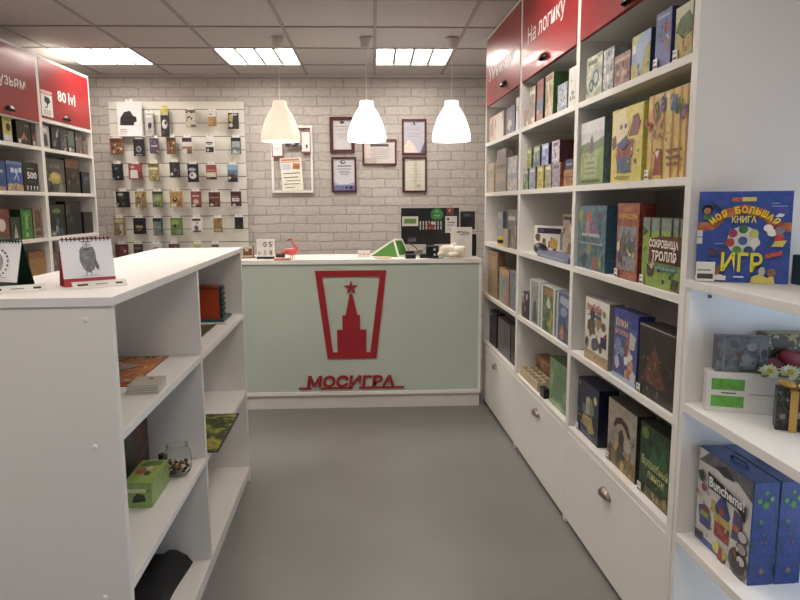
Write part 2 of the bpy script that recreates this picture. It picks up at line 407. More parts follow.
# low island shelf, open towards the aisle
t = thing('island_shelf', 'low white two-bay open shelf unit in the left foreground, calendars on top', 'shelf unit', FI.w(0, 1.595), FI.rot)
D = -.41; W = 3.415 - 1.595; M_ = 2.473 - 1.595
MB().box(D, 0, .0, 0, .024, 1.2208, LAM).build('side_panel', t, bevel=.001)
MB().box(D, W - .024, .0, 0, W, 1.2208, LAM).build('side_panel', t, bevel=.001)
MB().box(D - .004, -.004, 1.2211, .004, W + .004, 1.2438, LAM).build('top_panel', t, bevel=.0015)
MB().box(D + .008, M_ - .011, .084, -.001, M_ + .011, 1.2208, LAM).build('divider', t, bevel=.001)
MB().box(D, .0242, .084, D + .007, W - .0242, 1.2208, laminate('dedad3')).build('back_panel', t)
for ya, yb in ((.0242, M_ - .0112), (M_ + .0112, W - .0242)):
    for z in (.9027, .5003): MB().box(D + .008, ya, z - .024, -.0005, yb, z, LAM).build('shelf', t, bevel=.001)
MB().box(D + .008, .0242, .06, 0, W - .0242, .0834, LAM).build('bottom_panel', t, bevel=.001)
MB().box(-.032, .0242, 0, -.014, W - .0242, .0598, LAM).build('plinth', t)
for x, z in ((-.062, .872), (-.064, .472), (-.062, 1.19)): MB().lathe([(.001, -.004), (.005, -.0035), (.007, 0)], col('f3f1ee', .3), (x, 0, z), 14, 'y').build('screw_cap', t)
for z in (1.13, .955, .7, .55): MB().cyl((-.02, .0242, z), .004, .012, DARK, 10, 'y').build('shelf_peg', t)
for z in (.7, .56): MB().cyl((-.02, M_ + .0112, z), .004, .012, DARK, 10, 'y').build('shelf_peg', t)

# ------------------------------------------------------------------ counter
CY = 4.645; CZ = 1.075
t = thing('counter', 'white shop counter with pale green glass front and red tower emblem', 'counter', (-.2, CY, 0))
o = .2
MB().box(-1.25 + o, -.012, CZ - .03, .752 + o, .5, CZ, LAM).build('countertop', t, bevel=.0015)
MB().box(.737 + o, 0, .1, .757 + o, .48, CZ - .0305, LAM).build('side_panel', t, bevel=.001)
MB().box(-1.245 + o, 0, .1, -1.225 + o, .48, CZ - .0305, LAM).build('side_panel', t, bevel=.001)
def frosted():
    m, n, l, b = new('pale_green_glass_panel')
    t_ = n.new('ShaderNodeTexCoord'); z = n.new('ShaderNodeTexNoise'); z.inputs['Scale'].default_value = 3
    r = n.new('ShaderNodeValToRGB'); r.color_ramp.elements[0].color = lin('b7c4b6'); r.color_ramp.elements[1].color = lin('bfcabd')
    l.new(t_.outputs['Object'], z.inputs['Vector']); l.new(z.outputs['Fac'], r.inputs['Fac']); l.new(r.outputs['Color'], b.inputs['Base Color'])
    b.inputs['Roughness'].default_value = .3; b.inputs['Coat Weight'].default_value = .4; b.inputs['Coat Roughness'].default_value = .06
    return m
MB().box(-1.2248 + o, .004, .126, .7368 + o, .016, CZ - .031, frosted()).build('front_panel', t)
MB().box(-1.2248 + o, -.004, .1, .7368 + o, .018, .1255, LAM).build('rail', t, bevel=.001)
MB().box(-1.24 + o, .012, 0, .75 + o, .03, .0995, laminate('d6d2cb')).build('plinth', t)
MB().box(-1.2248 + o, .03, .3, .7368 + o, .47, .32, LAM).build('shelf', t)
SR = col('9a1f2a', .4)
w = MB(); ya, yb = -.006, .004
O = [(-.417, .998), (.083, .998), (.007, .368), (-.341, .368)]; I = [(-.366, .954), (.036, .954), (-.037, .412), (-.302, .412)]
for k in range(4):
    q = (k + 1) % 4; w.prism([(p[0] + o, p[1]) for p in (O[k], O[q], I[q], I[k])], ya, yb, SR)
P = [(-.27, .41), (-.064, .41), (-.064, .576), (-.107, .576), (-.107, .68), (-.124, .68), (-.158, .835), (-.177, .835), (-.208, .68), (-.231, .68), (-.231, .576), (-.27, .576)]
w.prism([(p[0] + o, p[1]) for p in P], ya - .0003, yb, SR)
st = [(-.167 + o + (.052 if i % 2 == 0 else .021) * math.sin(i * PI / 5), .876 + (.052 if i % 2 == 0 else .021) * math.cos(i * PI / 5)) for i in range(10)]
w.prism(st, ya - .0006, yb, SR)
w.build('emblem', t, smooth=False)['label'] = 'red emblem of a tower with a star inside a tapering glass'
w = MB(); w.text('МОСИГРА', -.492 + o, .158, .135 + o, .244, -.008, SR, .011, .034, .12)
for a, b_ in ((-.551, -.462), (-.395, -.165), (-.12, .205)): w.box(a + o, -.0075, .146, b_ + o, .004, .158, SR)
w.build('lettering', t, smooth=False)['label'] = 'red letters on a broken red underline'

# ------------------------------------------------------------------ back wall: slat panel with packs
SY = WALL - .018
t = thing('slat_panel', 'white slatted display panel on the brick wall, hung with small packs', 'slat panel', (-1.745, WALL, .85))
w = MB(); sm = laminate('dedacf', .5); w.box(-.595, -.01, 0, .595, -.0005, 1.524, col('5a564f'))
gz = [2.374] + [2.301 - .1178 * k for k in range(12)] + [.85]
for a, b_ in zip(gz, gz[1:]): w.box(-.595, -.018, b_ - .85 + .003, .595, -.01, a - .85 - .003, sm)
w.build('slatwall', t, smooth=False)
SLAT = t
HK = col('b9b6b0', .3, .7)
def hook(x, z):
    MB().tube([(x + 1.745, -.0185, z - .85), (x + 1.745, -.06, z - .85), (x + 1.745, -.112, z - .85), (x + 1.745, -.118, z - .842)], .0025, HK, 6).build('hook', SLAT)
def dull(c, k=.3, q=.9):
    if not isinstance(c, str) or len(c) != 6: return c
    a = [int(c[i:i+2], 16) for i in (0, 2, 4)]; m_ = sum(a) / 3
    return ''.join('%02x' % int((x * (1 - k) + m_ * k) * q) for x in a)
def dull_shapes(sh):
    o = []
    for s in sh:
        s = list(s)
        if s[0] == 'n': s[7] = [dull(c) for c in s[7]]
        elif s[0] == 'p': s[2] = dull(s[2])
        else: s[5] = dull(s[5])
        o.append(tuple(s))
    return o
def pack(x, zt, w_, h, base, shapes, label, rows, tilt=0, thick=.026, tab='e9e6df', name='hang_pack', side=None):
    """a small hang pack: pillow body, printed front, tab with a slot on the hook"""
    hook(x, zt + .004); base = dull(base); shapes = dull_shapes(shapes)
    t = thing(name, label, 'pack', (x, WALL - .085, zt), tilt, rows)
    ht = h
    tw = min(w_ * .8, .06); m = MB(); T = col(tab, .35)
    # tab with a slot for the hook
    m.box(-tw / 2, -.0006, -.03, tw / 2, .0006, -.002, T); m.box(-tw / 2, -.0006, -.002, -.006, .0006, .012, T); m.box(.006, -.0006, -.002, tw / 2, .0006, .012, T); m.box(-tw / 2, -.0006, .0085, tw / 2, .0006, .016, T)
    m.build('hang_tab', t, smooth=False)
    m = MB(); z0, z1 = -ht, -.012; n = 6; S = side or base; vs = []
    S = col(S, .35)
    for i in range(n + 1):
        q = i / n; z = z0 + (z1 - z0) * q; y = thick / 2 * (.25 + .75 * math.sin(PI * min(1, max(0, .12 + q * .8)))) ; xw = w_ / 2 * (1 - .04 * math.sin(PI * q))
        vs += [(-xw, -y * .35, z), (-xw * .82, -y, z), (xw * .82, -y, z), (xw, -y * .35, z), (xw, y * .35, z), (xw * .82, y, z), (-xw * .82, y, z), (-xw, y * .35, z)]
    fs = [tuple(range(7, -1, -1)), tuple(8 * n + k for k in range(8))]
    for i in range(n):
        for k in range(8): q = (k + 1) % 8; fs.append((8 * i + k, 8 * i + q, 8 * i + 8 + q, 8 * i + 8 + k))
    m.add(vs, fs, S); m.build('pouch', t)
    c = MB(); W = w_ * .9; Z = ht - .02
    bm = base if not isinstance(base, str) else col(base, .35)
    paint(c, W, Z, [('r', 0, 0, 1, 1, base)] + shapes, y=-thick / 2 - .0008)
    c.build('front_print', t, (0, 0, -ht + .004), smooth=False)
    return t
def M(c):
    if not isinstance(c, str): return c
    k = ('p', c)
    if k not in MATS:      # printed colour with the busy variation of an illustration
        m, n, l, b = new('print_' + c)
        t = n.new('ShaderNodeTexCoord'); z = n.new('ShaderNodeTexNoise'); z.inputs['Scale'].default_value = 42; z.inputs['Detail'].default_value = 6; z.inputs['Roughness'].default_value = .7
        mp = n.new('ShaderNodeMapping'); mp.inputs['Location'].default_value = (int(c[:2], 16) * .37, int(c[2:4], 16) * .21, int(c[4:], 16) * .13)
        l.new(t.outputs['Object'], mp.inputs['Vector']); l.new(mp.outputs['Vector'], z.inputs['Vector'])
        r = n.new('ShaderNodeValToRGB'); e = r.color_ramp.elements; a = lin(c)
        mean = sum(a[:3]) / 3; f = lambda q, d: tuple(min(1, max(.004, (x * (1 - d) + mean * d) * q)) for x in a[:3]) + (1,)
        e.new(.5); e[0].position, e[1].position, e[2].position = .33, .5, .68
        lum = min(1, mean / .5); lo = .4 + .52 * lum
        import colorsys
        def hue(x, d):
            h, s_, v = colorsys.rgb_to_hsv(*x[:3]); return (*colorsys.hsv_to_rgb((h + d) % 1, s_, v), 1)
        e[0].color = hue(f(lo, .25), -.03); e[1].color = f(1, .16); e[2].color = hue(f(1.5 - .45 * lum, .35), .03)
        l.new(z.outputs['Fac'], r.inputs['Fac']); l.new(r.outputs['Color'], b.inputs['Base Color']); b.inputs['Roughness'].default_value = .36
        MATS[k] = m
    return MATS[k]
def MT(c): return c if not isinstance(c, str) else col(c, .36)
def paint(c, W, Hh, shapes, y=-.0006):
    """flat print on a cover; u, v run 0..1 from the lower left corner"""
    X = lambda u: (u - .5) * W
    for i, s in enumerate(shapes):
        yy = y - .00025 * i; k = s[0]
        if k == 'r': c.add([(X(s[1]), yy, s[2] * Hh), (X(s[3]), yy, s[2] * Hh), (X(s[3]), yy, s[4] * Hh), (X(s[1]), yy, s[4] * Hh)], [(0, 1, 2, 3)], M(s[5]))
        elif k == 'e':
            n = 18; c.add([(X(s[1]) + s[3] * W * math.cos(2 * PI * a / n), yy, s[2] * Hh + s[4] * Hh * math.sin(2 * PI * a / n)) for a in range(n)], [tuple(range(n))], M(s[5]))
        elif k == 'p': c.add([(X(u), yy, v * Hh) for u, v in s[1]], [tuple(range(len(s[1])))], M(s[2]))
        elif k == 't': c.text(s[1], X(s[2]), s[3] * Hh, X(s[4]), s[5] * Hh, yy, MT(s[6]), 0, s[7] if len(s) > 7 else .02, s[8] if len(s) > 8 else 0)
        elif k == 'arc':      # text, cu, cv, radius/W, a0, a1, letter height/W, colours
            _, txt, cu, cv, r, a0, a1, lh, cs = s
            for j, ch in enumerate(txt):
                if ch == ' ': continue
                a = math.radians(a0 + (a1 - a0) * (j + .5) / len(txt)); lw = abs(math.radians(a1 - a0)) * r * W / len(txt) * .86; q = MB(); q.text(ch, -lw / 2, 0, lw / 2, lh * W, 0, MT(cs[j % len(cs)]), 0, .035)
                ph = a - PI / 2; cc, sn = math.cos(ph), math.sin(ph)
                bx, bz = X(cu) + r * W * math.cos(a), cv * Hh + r * W * math.sin(a)
                c.add([(bx + v[0] * cc - v[2] * sn, yy, bz + v[0] * sn + v[2] * cc) for v in q.v], q.f, MT(cs[j % len(cs)]))
        elif k == 'n':        # scattered irregular patches: count, u0,v0,u1,v1,size,colours,seed
            _, n_, u0, v0, u1, v1, sz, cs, sd = s; R = random.Random(sd)
            for j in range(n_):
                u, v = R.uniform(u0, u1), R.uniform(v0, v1); n = R.choice((5, 6, 7)); r0 = sz * R.uniform(.5, 1.2); a0 = R.random() * 6
                pts = [(min(max(u + r0 * R.uniform(.6, 1.2) * math.cos(a0 + 2 * PI * a / n), .01), .99), min(max(v + r0 * W / Hh * R.uniform(.6, 1.5) * math.sin(a0 + 2 * PI * a / n), .01), .99)) for a in range(n)]
                c.add([(X(p[0]), yy - .00002 * j, p[1] * Hh) for p in pts], [tuple(range(n))], M(cs[j % len(cs)]))
def N(n, cols, sz=.08, u0=.05, v0=.05, u1=.95, v1=.95, sd=1): return ('n', n, u0, v0, u1, v1, sz, cols, sd)
def Fg(u, v, s, top, bot, skin='d9a37f'):
    """a tiny printed figure as on game covers"""
    return [('e', u, v + s * .55, s * .22, s * .2, skin), ('p', [(u - s * .3, v - s * .1), (u + s * .3, v - s * .1), (u + s * .2, v + s * .4), (u - s * .2, v + s * .4)], top), ('p', [(u - s * .2, v - s * .6), (u + s * .2, v - s * .6), (u + s * .22, v - s * .1), (u - s * .22, v - s * .1)], bot)]
# (x, top z, width, height, base, shapes, label, row, extra)
R_ = ['packs in the top row of the slat panel', 'packs in the second row of the slat panel', 'packs in the third row of the slat panel', 'packs in the fourth row of the slat panel', 'packs in the fifth row of the slat panel', 'packs in the lowest row of the slat panel']
wt = 'ebe8e2'
PK = [
(-2.136, 2.364, .227, .307, wt, [('r', 0, 0, 1, .3, 'f6f2f0'), ('p', [(.1, .33), (.13, .55), (.3, .72), (.55, .76), (.68, .6), (.8, .58), (.82, .45), (.7, .4), (.68, .32)], '2a2023'), ('p', [(.25, .62), (.4, .74), (.55, .74), (.62, .6)], '3d2f31'), ('r', .1, .18, .36, .21, 'd79088'), ('r', .1, .12, .42, .14, 'd79088'), ('r', .08, .06, .3, .08, 'e0aaa4')], 'large white bag with a dark headset-like picture, top left of the slat panel', 0, {}),
(-1.966, 2.274, .073, .217, 'c9c5c0', [('r', .1, .82, .9, .9, 'efece6'), ('p', [(.4, .3), (.75, .35), (.85, .55), (.6, .62), (.3, .5)], '3a3a3e'), ('e', .5, .2, .3, .1, 'a9a5a1')], 'narrow grey blister pack just right of the large white bag', 0, {}),
(-1.832, 2.307, .074, .251, '2b282b', [('r', 0, .78, 1, 1, 'd8cf4e'), ('e', .5, .45, .36, .17, 'dcdcdc'), ('e', .65, .5, .16, .07, '202020'), ('r', .1, .05, .5, .2, '5a4040')], 'black and white pack under a yellow tab, top row', 0, {'tab': 'd9d148'}),
(-1.604, 2.301, .092, .16, 'd9cba6', [('r', 0, .82, 1, 1, '8a5a35'), N(9, ['5a4632', '8b6f4c', 'f1e6c6', '3d2f25'], .12, sd=3), ('r', .5, 0, 1, .1, '6d3030')], 'cream pack with brown sketches, fourth from the left in the top row', 0, {}),
(-1.416, 2.285, .075, .137, 'd59a3a', [('r', 0, .66, 1, 1, 'f1ede4'), ('p', [(.55, .1), (1, .1), (1, .6), (.75, .6)], 'b9702c'), ('r', .1, .78, .5, .86, '5a6b8c')], 'orange pack under a wide white tab, top row', 0, {}),
(-1.232, 2.273, .094, .149, '3c3733', [('p', [(.1, .9), (.55, .95), (.4, .35), (.1, .5)], 'd5bb35'), ('e', .25, .2, .2, .13, 'cfc9bd'), ('r', .35, .85, .9, .97, 'c9c6bf')], 'black and yellow pack at the right end of the top row', 0, {}),
(-2.264, 2.057, .117, .15, 'a35a2c', [('r', 0, .75, 1, 1, '6e3218'), N(8, ['d9cba8', '6f2f18', 'd8873e', 'efe3c8'], .14, .1, .05, .9, .6, 4)], 'rust brown pack with a pale animal picture, left end of the second row', 1, {}),
(-2.07, 2.05, .099, .161, '26262a', [('e', .5, .4, .26, .2, '9c9a9a'), ('e', .5, .4, .15, .12, '55555a'), ('r', .2, .0, .8, .1, '8d8d88')], 'black pack with a round grey badge, second row', 1, {}),
(-1.936, 2.057, .08, .145, '5e4663', [N(7, ['8c6f92', '412c48', 'b79fb3'], .15, sd=5), ('r', .15, .45, .9, .52, 'd9cdd9')], 'purple pack, third from the left in the second row', 1, {}),
(-1.788, 2.063, .082, .157, '8f5526', [('r', 0, .8, 1, 1, '5e3416'), N(8, ['c78a45', '5a3117', 'e2b779', 'a9662f'], .15, .1, .1, .9, .75, 6)], 'amber brown pack in the middle of the second row', 1, {}),
(-1.646, 2.063, .092, .157, 'e3d7cc', [('r', 0, .74, 1, 1, '3b2a4f'), ('r', 0, .28, 1, .45, 'b0714a'), ('r', .5, 0, 1, .28, '7c4531'), ('e', .3, .2, .2, .1, 'e9dbcb')], 'pack striped purple, white and brown, second row', 1, {}),
(-1.448, 2.063, .086, .153, 'eeebe4', [('r', .1, .62, .85, .72, '2a2a2a'), ('r', .25, .52, .7, .57, '444444'), ('r', .05, .05, .95, .4, '2f2c2c'), ('e', .3, .2, .15, .1, 'b9b4ab')], 'white pack with black print, second row', 1, {}),
(-1.217, 2.062, .092, .158, 'a9b3b0', [('r', 0, .78, 1, 1, '1d1d1f'), ('r', .12, .18, .88, .4, '4f7d80'), ('r', 0, 0, .08, 1, '1d1d1f'), ('r', .92, 0, 1, 1, '1d1d1f'), ('e', .35, .15, .16, .1, 'd5d8cf')], 'teal pack in a black frame, right end of the second row', 1, {}),
(-2.27, 1.834, .099, .154, '20262b', [N(9, ['5c8782', '1a1d20', '9fb8ab', '35474d'], .13, sd=8)], 'black pack with teal splashes, left end of the third row', 2, {}),
(-2.113, 1.834, .126, .147, 'b23a34', [('p', [(.1, .05), (.72, .05), (.66, .6), (.15, .62)], 'e6ddd2'), ('e', .3, .82, .16, .1, 'e2aaa0'), ('r', .75, .1, .97, .5, '8d2a28')], 'red pack with a white panel, third row', 2, {}),
(-1.953, 1.838, .096, .163, 'b79a45', [('r', 0, .82, 1, 1, '7d6a2c'), ('r', .05, .64, .95, .76, 'e8dfb6'), N(6, ['efe2ae', '8a6e2b', 'd8b859'], .14, .1, .1, .9, .6, 9)], 'mustard yellow pack, third from the left in the third row', 2, {}),
(-1.767, 1.849, .093, .147, '38333a', [N(9, ['77707a', '1f1b20', 'a9a2a0', '544a52'], .13, sd=10), ('e', .2, .2, .16, .11, 'd9d5cf')], 'dark grey mottled pack in the middle of the third row', 2, {}),
(-1.608, 1.832, .099, .171, '1f1c29', [('e', .45, .7, .36, .1, 'aaa6b8'), ('e', .5, .35, .35, .2, 'dcd8c4'), ('e', .42, .38, .1, .07, '26242c'), ('r', .2, 0, .9, .1, '17151d')], 'black pack with a cream round face-like print, third row', 2, {}),
(-1.446, 1.824, .095, .141, 'b23b30', [('r', 0, .15, 1, .48, 'd8cfa2'), ('r', .4, 0, 1, .15, '2f2419'), ('r', .1, .6, .9, .68, 'e3897c')], 'red pack with a cream lower half, third row', 2, {}),
(-1.258, 1.824, .095, .164, '4b7fae', [('r', 0, .7, 1, 1, '7fb1d8'), ('p', [(.05, .1), (.95, .1), (.95, .38), (.6, .55), (.3, .42), (.05, .5)], '713b2e'), ('r', .1, 0, 1, .2, '2e2523'), ('e', .2, .22, .15, .08, 'd8d5cc')], 'sky blue pack with a red-brown skyline, right end of the third row', 2, {}),
(-2.239, 1.594, .124, .154, '27241f', [N(9, ['6f6a3b', '17151a', 'a7a062', '2d2b50', '4f4a2c'], .14, sd=12), ('e', .35, .82, .22, .1, 'b7b3a6')], 'black and olive pack, left end of the fourth row', 3, {}),
(-2.082, 1.594, .101, .154, 'a5823a', [N(8, ['4a341f', 'd9bb68', '6f4c28', 'efe2b5'], .15, sd=13), ('p', [(.2, .95), (.8, .95), (.5, .6)], 'e0b944')], 'gold and brown pack, second in the fourth row', 3, {}),
(-1.932, 1.593, .097, .154, '7f9a3f', [('r', 0, .85, 1, 1, '3a4522'), ('e', .5, .55, .36, .16, 'a3bb62'), ('r', .1, .05, .7, .18, '4f6a2c'), N(4, ['5e7a33', 'b5c983'], .1, sd=14)], 'green pack in the fourth row', 3, {}),
(-1.769, 1.592, .117, .154, 'd69c2d', [('e', .42, .5, .2, .17, '2a211c'), ('e', .42, .55, .1, .07, 'e8c04a'), ('r', .1, 0, .5, .2, 'd8d3c8'), ('r', .6, .05, .95, .4, 'a9652a')], 'golden yellow pack with a black blot, middle of the fourth row', 3, {}),
(-1.592, 1.591, .094, .154, 'a8362f', [('r', .15, .68, .85, .78, 'e3a79a'), ('e', .5, .35, .3, .16, 'd8b49a'), ('r', .2, 0, .9, .12, '6b2320'), ('e', .3, .1, .2, .07, 'e4ded4')], 'bright red pack with a pale centre, fourth row', 3, {}),
(-1.43, 1.583, .102, .142, '6d2527', [('r', .1, .62, .95, .68, 'c99a90'), ('e', .25, .12, .18, .09, 'd5cfc6'), ('p', [(.55, .1), (.8, .1), (.7, .45)], '8f4a3d')], 'maroon pack, second from the right in the fourth row', 3, {}),
(-1.237, 1.589, .096, .142, '5e1f24', [('r', .12, .3, .85, .55, 'e6dcd4'), ('r', .25, .4, .72, .45, '5a2a2a'), ('r', .1, .64, .75, .68, 'c78b85'), ('e', .3, .05, .18, .08, 'd8d2c8')], 'tilted dark red pack with a white label, right end of the fourth row', 3, {'tilt': 0}),
(-2.282, 1.359, .107, .167, '9d7d4d', [('e', .5, .86, .45, .13, 'cfc04e'), ('r', .55, .0, .8, .65, 'cfc2a5'), ('p', [(.4, .1), (.7, .1), (.6, .3)], '4a2a2c')], 'tan pack with a yellow oval top, left end of the fifth row', 4, {}),
(-2.107, 1.358, .113, .156, '211a26', [N(5, ['3a2a44', '15111a'], .14, sd=15), ('r', .2, .36, .8, .54, 'c0a13c'), ('r', .3, .2, .7, .28, '8a7a55')], 'black-purple pack with yellow lettering band, fifth row', 4, {}),
(-1.943, 1.357, .092, .168, '6f8475', [('r', 0, .82, .85, 1, '1e2420'), ('r', .9, 0, 1, 1, '22302a'), ('r', .1, .42, .85, .55, '8fa77c'), N(4, ['4f6472', '8da0a2'], .14, .1, .05, .85, .35, 16)], 'grey-green pack with a black header, fifth row', 4, {}),
(-1.779, 1.356, .11, .168, '6f9a2d', [('e', .4, .75, .34, .18, 'a3c43f'), ('e', .4, .55, .15, .1, '2c3a18'), ('p', [(.5, .3), (.95, .4), (.9, .05), (.4, .02)], '7f8a6b')], 'lime green rounded pack in the middle of the fifth row', 4, {}),
(-1.595, 1.355, .097, .144, 'ece6de', [('r', .05, .82, .9, .97, '5a1d22'), ('e', .55, .68, .15, .05, 'b6514f'), ('e', .45, .3, .22, .2, '6a625c'), ('r', .1, .02, .9, .12, '3d3733')], 'white pack with a grey animal print, fifth row', 4, {}),
(-1.409, 1.353, .081, .14, 'b5873a', [N(6, ['8a5f24', 'd7b05c', '6b461a'], .15, sd=17), ('r', .05, .1, .95, .22, 'd2a957')], 'golden paper pack, second from the right in the fifth row', 4, {}),
(-1.22, 1.359, .079, .115, '1f2124', [('r', .15, .1, .55, .25, '51534f')], 'small plain black pack, right end of the fifth row', 4, {}),
(-2.279, 1.124, .12, .162, '7d1d24', [N(5, ['4a1418', 'a53a3c', 'c99a8a'], .14, sd=18)], 'dark red pack peeping over the island top, lowest row', 5, {}),
(-2.131, 1.124, .085, .162, '3c3634', [('r', .1, .7, .9, .82, '6b625b'), N(4, ['56504c', '292523'], .14, sd=19)], 'dark grey pack peeping over the island top, lowest row', 5, {}),
(-1.97, 1.124, .1, .15, 'd9d5cc', [('e', .5, .72, .3, .12, '8c8f86')], 'white pack with a grey oval, lowest row behind the island', 5, {}),
(-1.81, 1.124, .1, .15, '6f3a40', [N(4, ['9c6a66', '4a2228'], .14, sd=20)], 'dull pink pack in the lowest row behind the island', 5, {}),
(-1.6, 1.124, .09, .15, 'd9cf9a', [('e', .5, .8, .3, .1, 'c9b94e')], 'pale yellow pack in the lowest row behind the island', 5, {}),
(-1.44, 1.124, .09, .15, 'e4e0d8', [('r', .1, .8, .9, .94, '5b2a2c')], 'white pack with a maroon band, lowest row behind the island', 5, {}),
]
for x, z, w_, h, base, sh, lab, r, ex in PK: pack(x, z, w_, h, base, sh, lab, R_[r], **ex)

# ------------------------------------------------------------------ frames on the wall
def frame(x0, z1, w_, h, fc, bw, paper, shapes, label, mat_=None):
    t = thing('certificate_frame', label, 'picture frame', (x0 + w_ / 2, WALL, z1 - h), 0, 'framed certificates on the brick wall')
    F = col(fc, .3); a = w_ / 2; m = MB()
    m.prism([(-a, 0), (a, 0), (a - bw, bw), (-a + bw, bw)], -.02, -.001, F); m.prism([(-a, h), (a, h), (a - bw, h - bw), (-a + bw, h - bw)], -.02, -.001, F)
    m.prism([(-a, 0), (-a + bw, bw), (-a + bw, h - bw), (-a, h)], -.02, -.001, F); m.prism([(a, 0), (a - bw, bw), (a - bw, h - bw), (a, h)], -.02, -.001, F)
    m.build('frame', t, bevel=.001)
    c = MB(); c.box(-a + bw * .9, -.006, bw * .9, a - bw * .9, -.002, h - bw * .9, M(paper)); c2 = MB(); paint(c2, w_ - 2 * bw, h - 2 * bw, shapes, y=-.0066); 
    o = c.build('certificate', t)
    c2.build('print', o, (0, 0, bw), smooth=False)
    g = MB().box(-a + bw, -.0125, bw, a - bw, -.0115, h - bw, glass()); 
    return t
lines = lambda vs, c='8f8f98', a=.15, b=.85: [('r', a + .08 * (i % 3), v, b - .08 * (i % 2), v + .012, c) for i, v in enumerate(vs)]
blu = art(['c9c8cf', 'b3b2c6', 'd8d3d2'], 5, 2)
frame(-.39, 2.236, .224, .318, '55282a', .03, 'd3d2d4', [('e', .5, .93, .12, .05, '43424a'), ('r', .15, .78, .85, .8, 'a7555a')] + lines([.7, .66, .55, .5, .45, .38]), 'portrait certificate in a wide brown frame, top left of the five')
frame(-.097, 2.038, .311, .231, '5a2226', .016, 'd6cdc9', [('r', 0, 0, .2, 1, 'e2d2c6'), ('r', .2, .76, .8, .87, '4b4a4e'), ('r', 0, 0, .4, .25, 'c7b6b0')] + lines([.62, .55, .47, .4, .3, .22]), 'landscape certificate in a dark red frame, behind the middle lamp')
frame(.262, 2.216, .224, .317, '571f26', .018, 'bdbccb', [('p', [(0, 0), (.7, 0), (.45, .3), (.2, .42), (0, .2)], 'e6d9cc'), ('p', [(.8, 0), (1, 0), (1, .35)], '55557f'), ('e', .5, .93, .05, .04, '3c3c48'), ('r', .3, .87, .6, .89, '6e6e80')] + lines([.78, .72, .6, .52]), 'portrait certificate in a dark red frame, top right of the five')
frame(-.38, 1.882, .226, .316, '55202a', .017, 'd4d2d9', [('r', 0, 0, 1, .16, '6a74b0'), ('p', [(0, .16), (0, .27), (.3, .18), (.7, .2), (1, .28), (1, .16)], 'a0a8cd'), ('e', .45, .9, .13, .06, '34343c'), ('e', .47, .91, .07, .03, 'd4d2d9'), ('r', .2, .76, .85, .79, '3c3c46'), ('r', .15, .67, .85, .69, '5a5a66'), ('r', .28, .6, .75, .615, '6c6c76'), ('r', .25, .55, .8, .565, '6c6c76'), ('r', .35, .5, .7, .515, '6c6c76'), ('r', .55, .05, .66, .12, '23233a'), ('r', .74, .04, .9, .13, '2b2b48')], 'portrait certificate with a black emblem and blue lower edge, bottom left of the five')
frame(.264, 1.879, .225, .318, '4d1a20', .017, 'd8d2c3', [('r', 0, 0, .04, 1, '2a2021'), ('r', .07, 0, .09, 1, 'a8a094'), ('r', .5, .05, .62, .92, 'd0c29c'), ('e', .7, .14, .1, .06, 'b9b39f')] + lines([.8, .7, .62, .5, .42, .3], 'b7ae98', .2, .9), 'portrait cream certificate with a dark left margin, bottom right of the five')

# open white frame with notes
t = thing('note_board', 'open white frame on the brick wall behind the left lamp, hung with notes', 'note board', (-.733, WALL, 1.563))
m = MB(); F = laminate('efece8', .4); a, h, bw = .187, .594, .019
m.box(-a, -.03, 0, a, -.001, bw, F); m.box(-a, -.03, h - bw, a, -.001, h, F); m.box(-a, -.03, bw, -a + bw, -.001, h - bw, F); m.box(a - bw, -.03, bw, a, -.001, h - bw, F); m.build('frame', t, bevel=.001)
m = MB()
for k in range(1, 4): m.tube([(-a + bw, -.008, h * k / 4), (a - bw, -.008, h * k / 4)], .0012, col('cfcbc6'), 6)
for k in range(1, 3): m.tube([(-a + 2 * a * k / 3, -.0075, bw), (-a + 2 * a * k / 3, -.0075, h - bw)], .0012, col('cfcbc6'), 6)
m.build('wire', t)
def note(x0, z1, w_, h, paper, shapes, label, rot=0, border=None, y=-.034, name='note'):
    m = MB(); m.box(-w_ / 2, 0, 0, w_ / 2, .002, h, M(border or paper))
    o = m.build(name, None, (x0 + w_ / 2, WALL + y, z1 - h), (0, rot, 0), smooth=False); tag(o, label, 'paper', 'notes hung in the open white frame')
    c = MB(); k = .08 if border else 0; paint(c, w_, h, [('r', k, k, 1 - k, 1 - k * .6, paper)] + shapes, y=-.0006); c.build('print', o, smooth=False)
    return o
note(-.826, 1.874, .19, .293, 'f0ead8', [('r', .04, .91, .9, .97, 'c77b52'), ('r', .04, .86, .95, .89, 'd9906a'), ('r', .06, .64, .48, .82, 'c3cbe0'), ('p', [(.55, .66), (.9, .64), (.92, .82), (.6, .84)], 'c8733a'), ('r', .1, .52, .9, .55, '8a8474'), ('r', .1, .4, .8, .425, '6f6a5e'), ('r', .2, .3, .9, .32, '7f7a6c'), ('r', .1, .2, .85, .22, '6f6a5e'), ('r', .15, .1, .6, .12, '8a8474')], 'cream price sheet with an orange heading, lowest in the white frame', -.05)
note(-.912, 2.03, .103, .15, 'ebe8e6', [('r', .2, .5, .8, .53, 'b9b9bd'), ('r', .2, .4, .7, .42, 'b9b9bd')], 'small note with a red border at left of the white frame', 0, 'a33c45', name='red_edged_note')
note(-.648, 2.11, .086, .195, 'ece9e6', [('e', .6, .3, .1, .09, '4a4a4e')], 'small red-edged note with a grey figure at right of the white frame', 0, 'a8434a', y=-.0365, name='red_edged_note')
note(-.79, 2.009, .146, .041, '3c383c', [N(8, ['7d7a86', '26222a', '8d5c5c', 'a9a6ae'], .1, sd=31)], 'dark colourful strip of tiny pictures across the white frame', 0, None, y=-.0397, name='picture_strip')
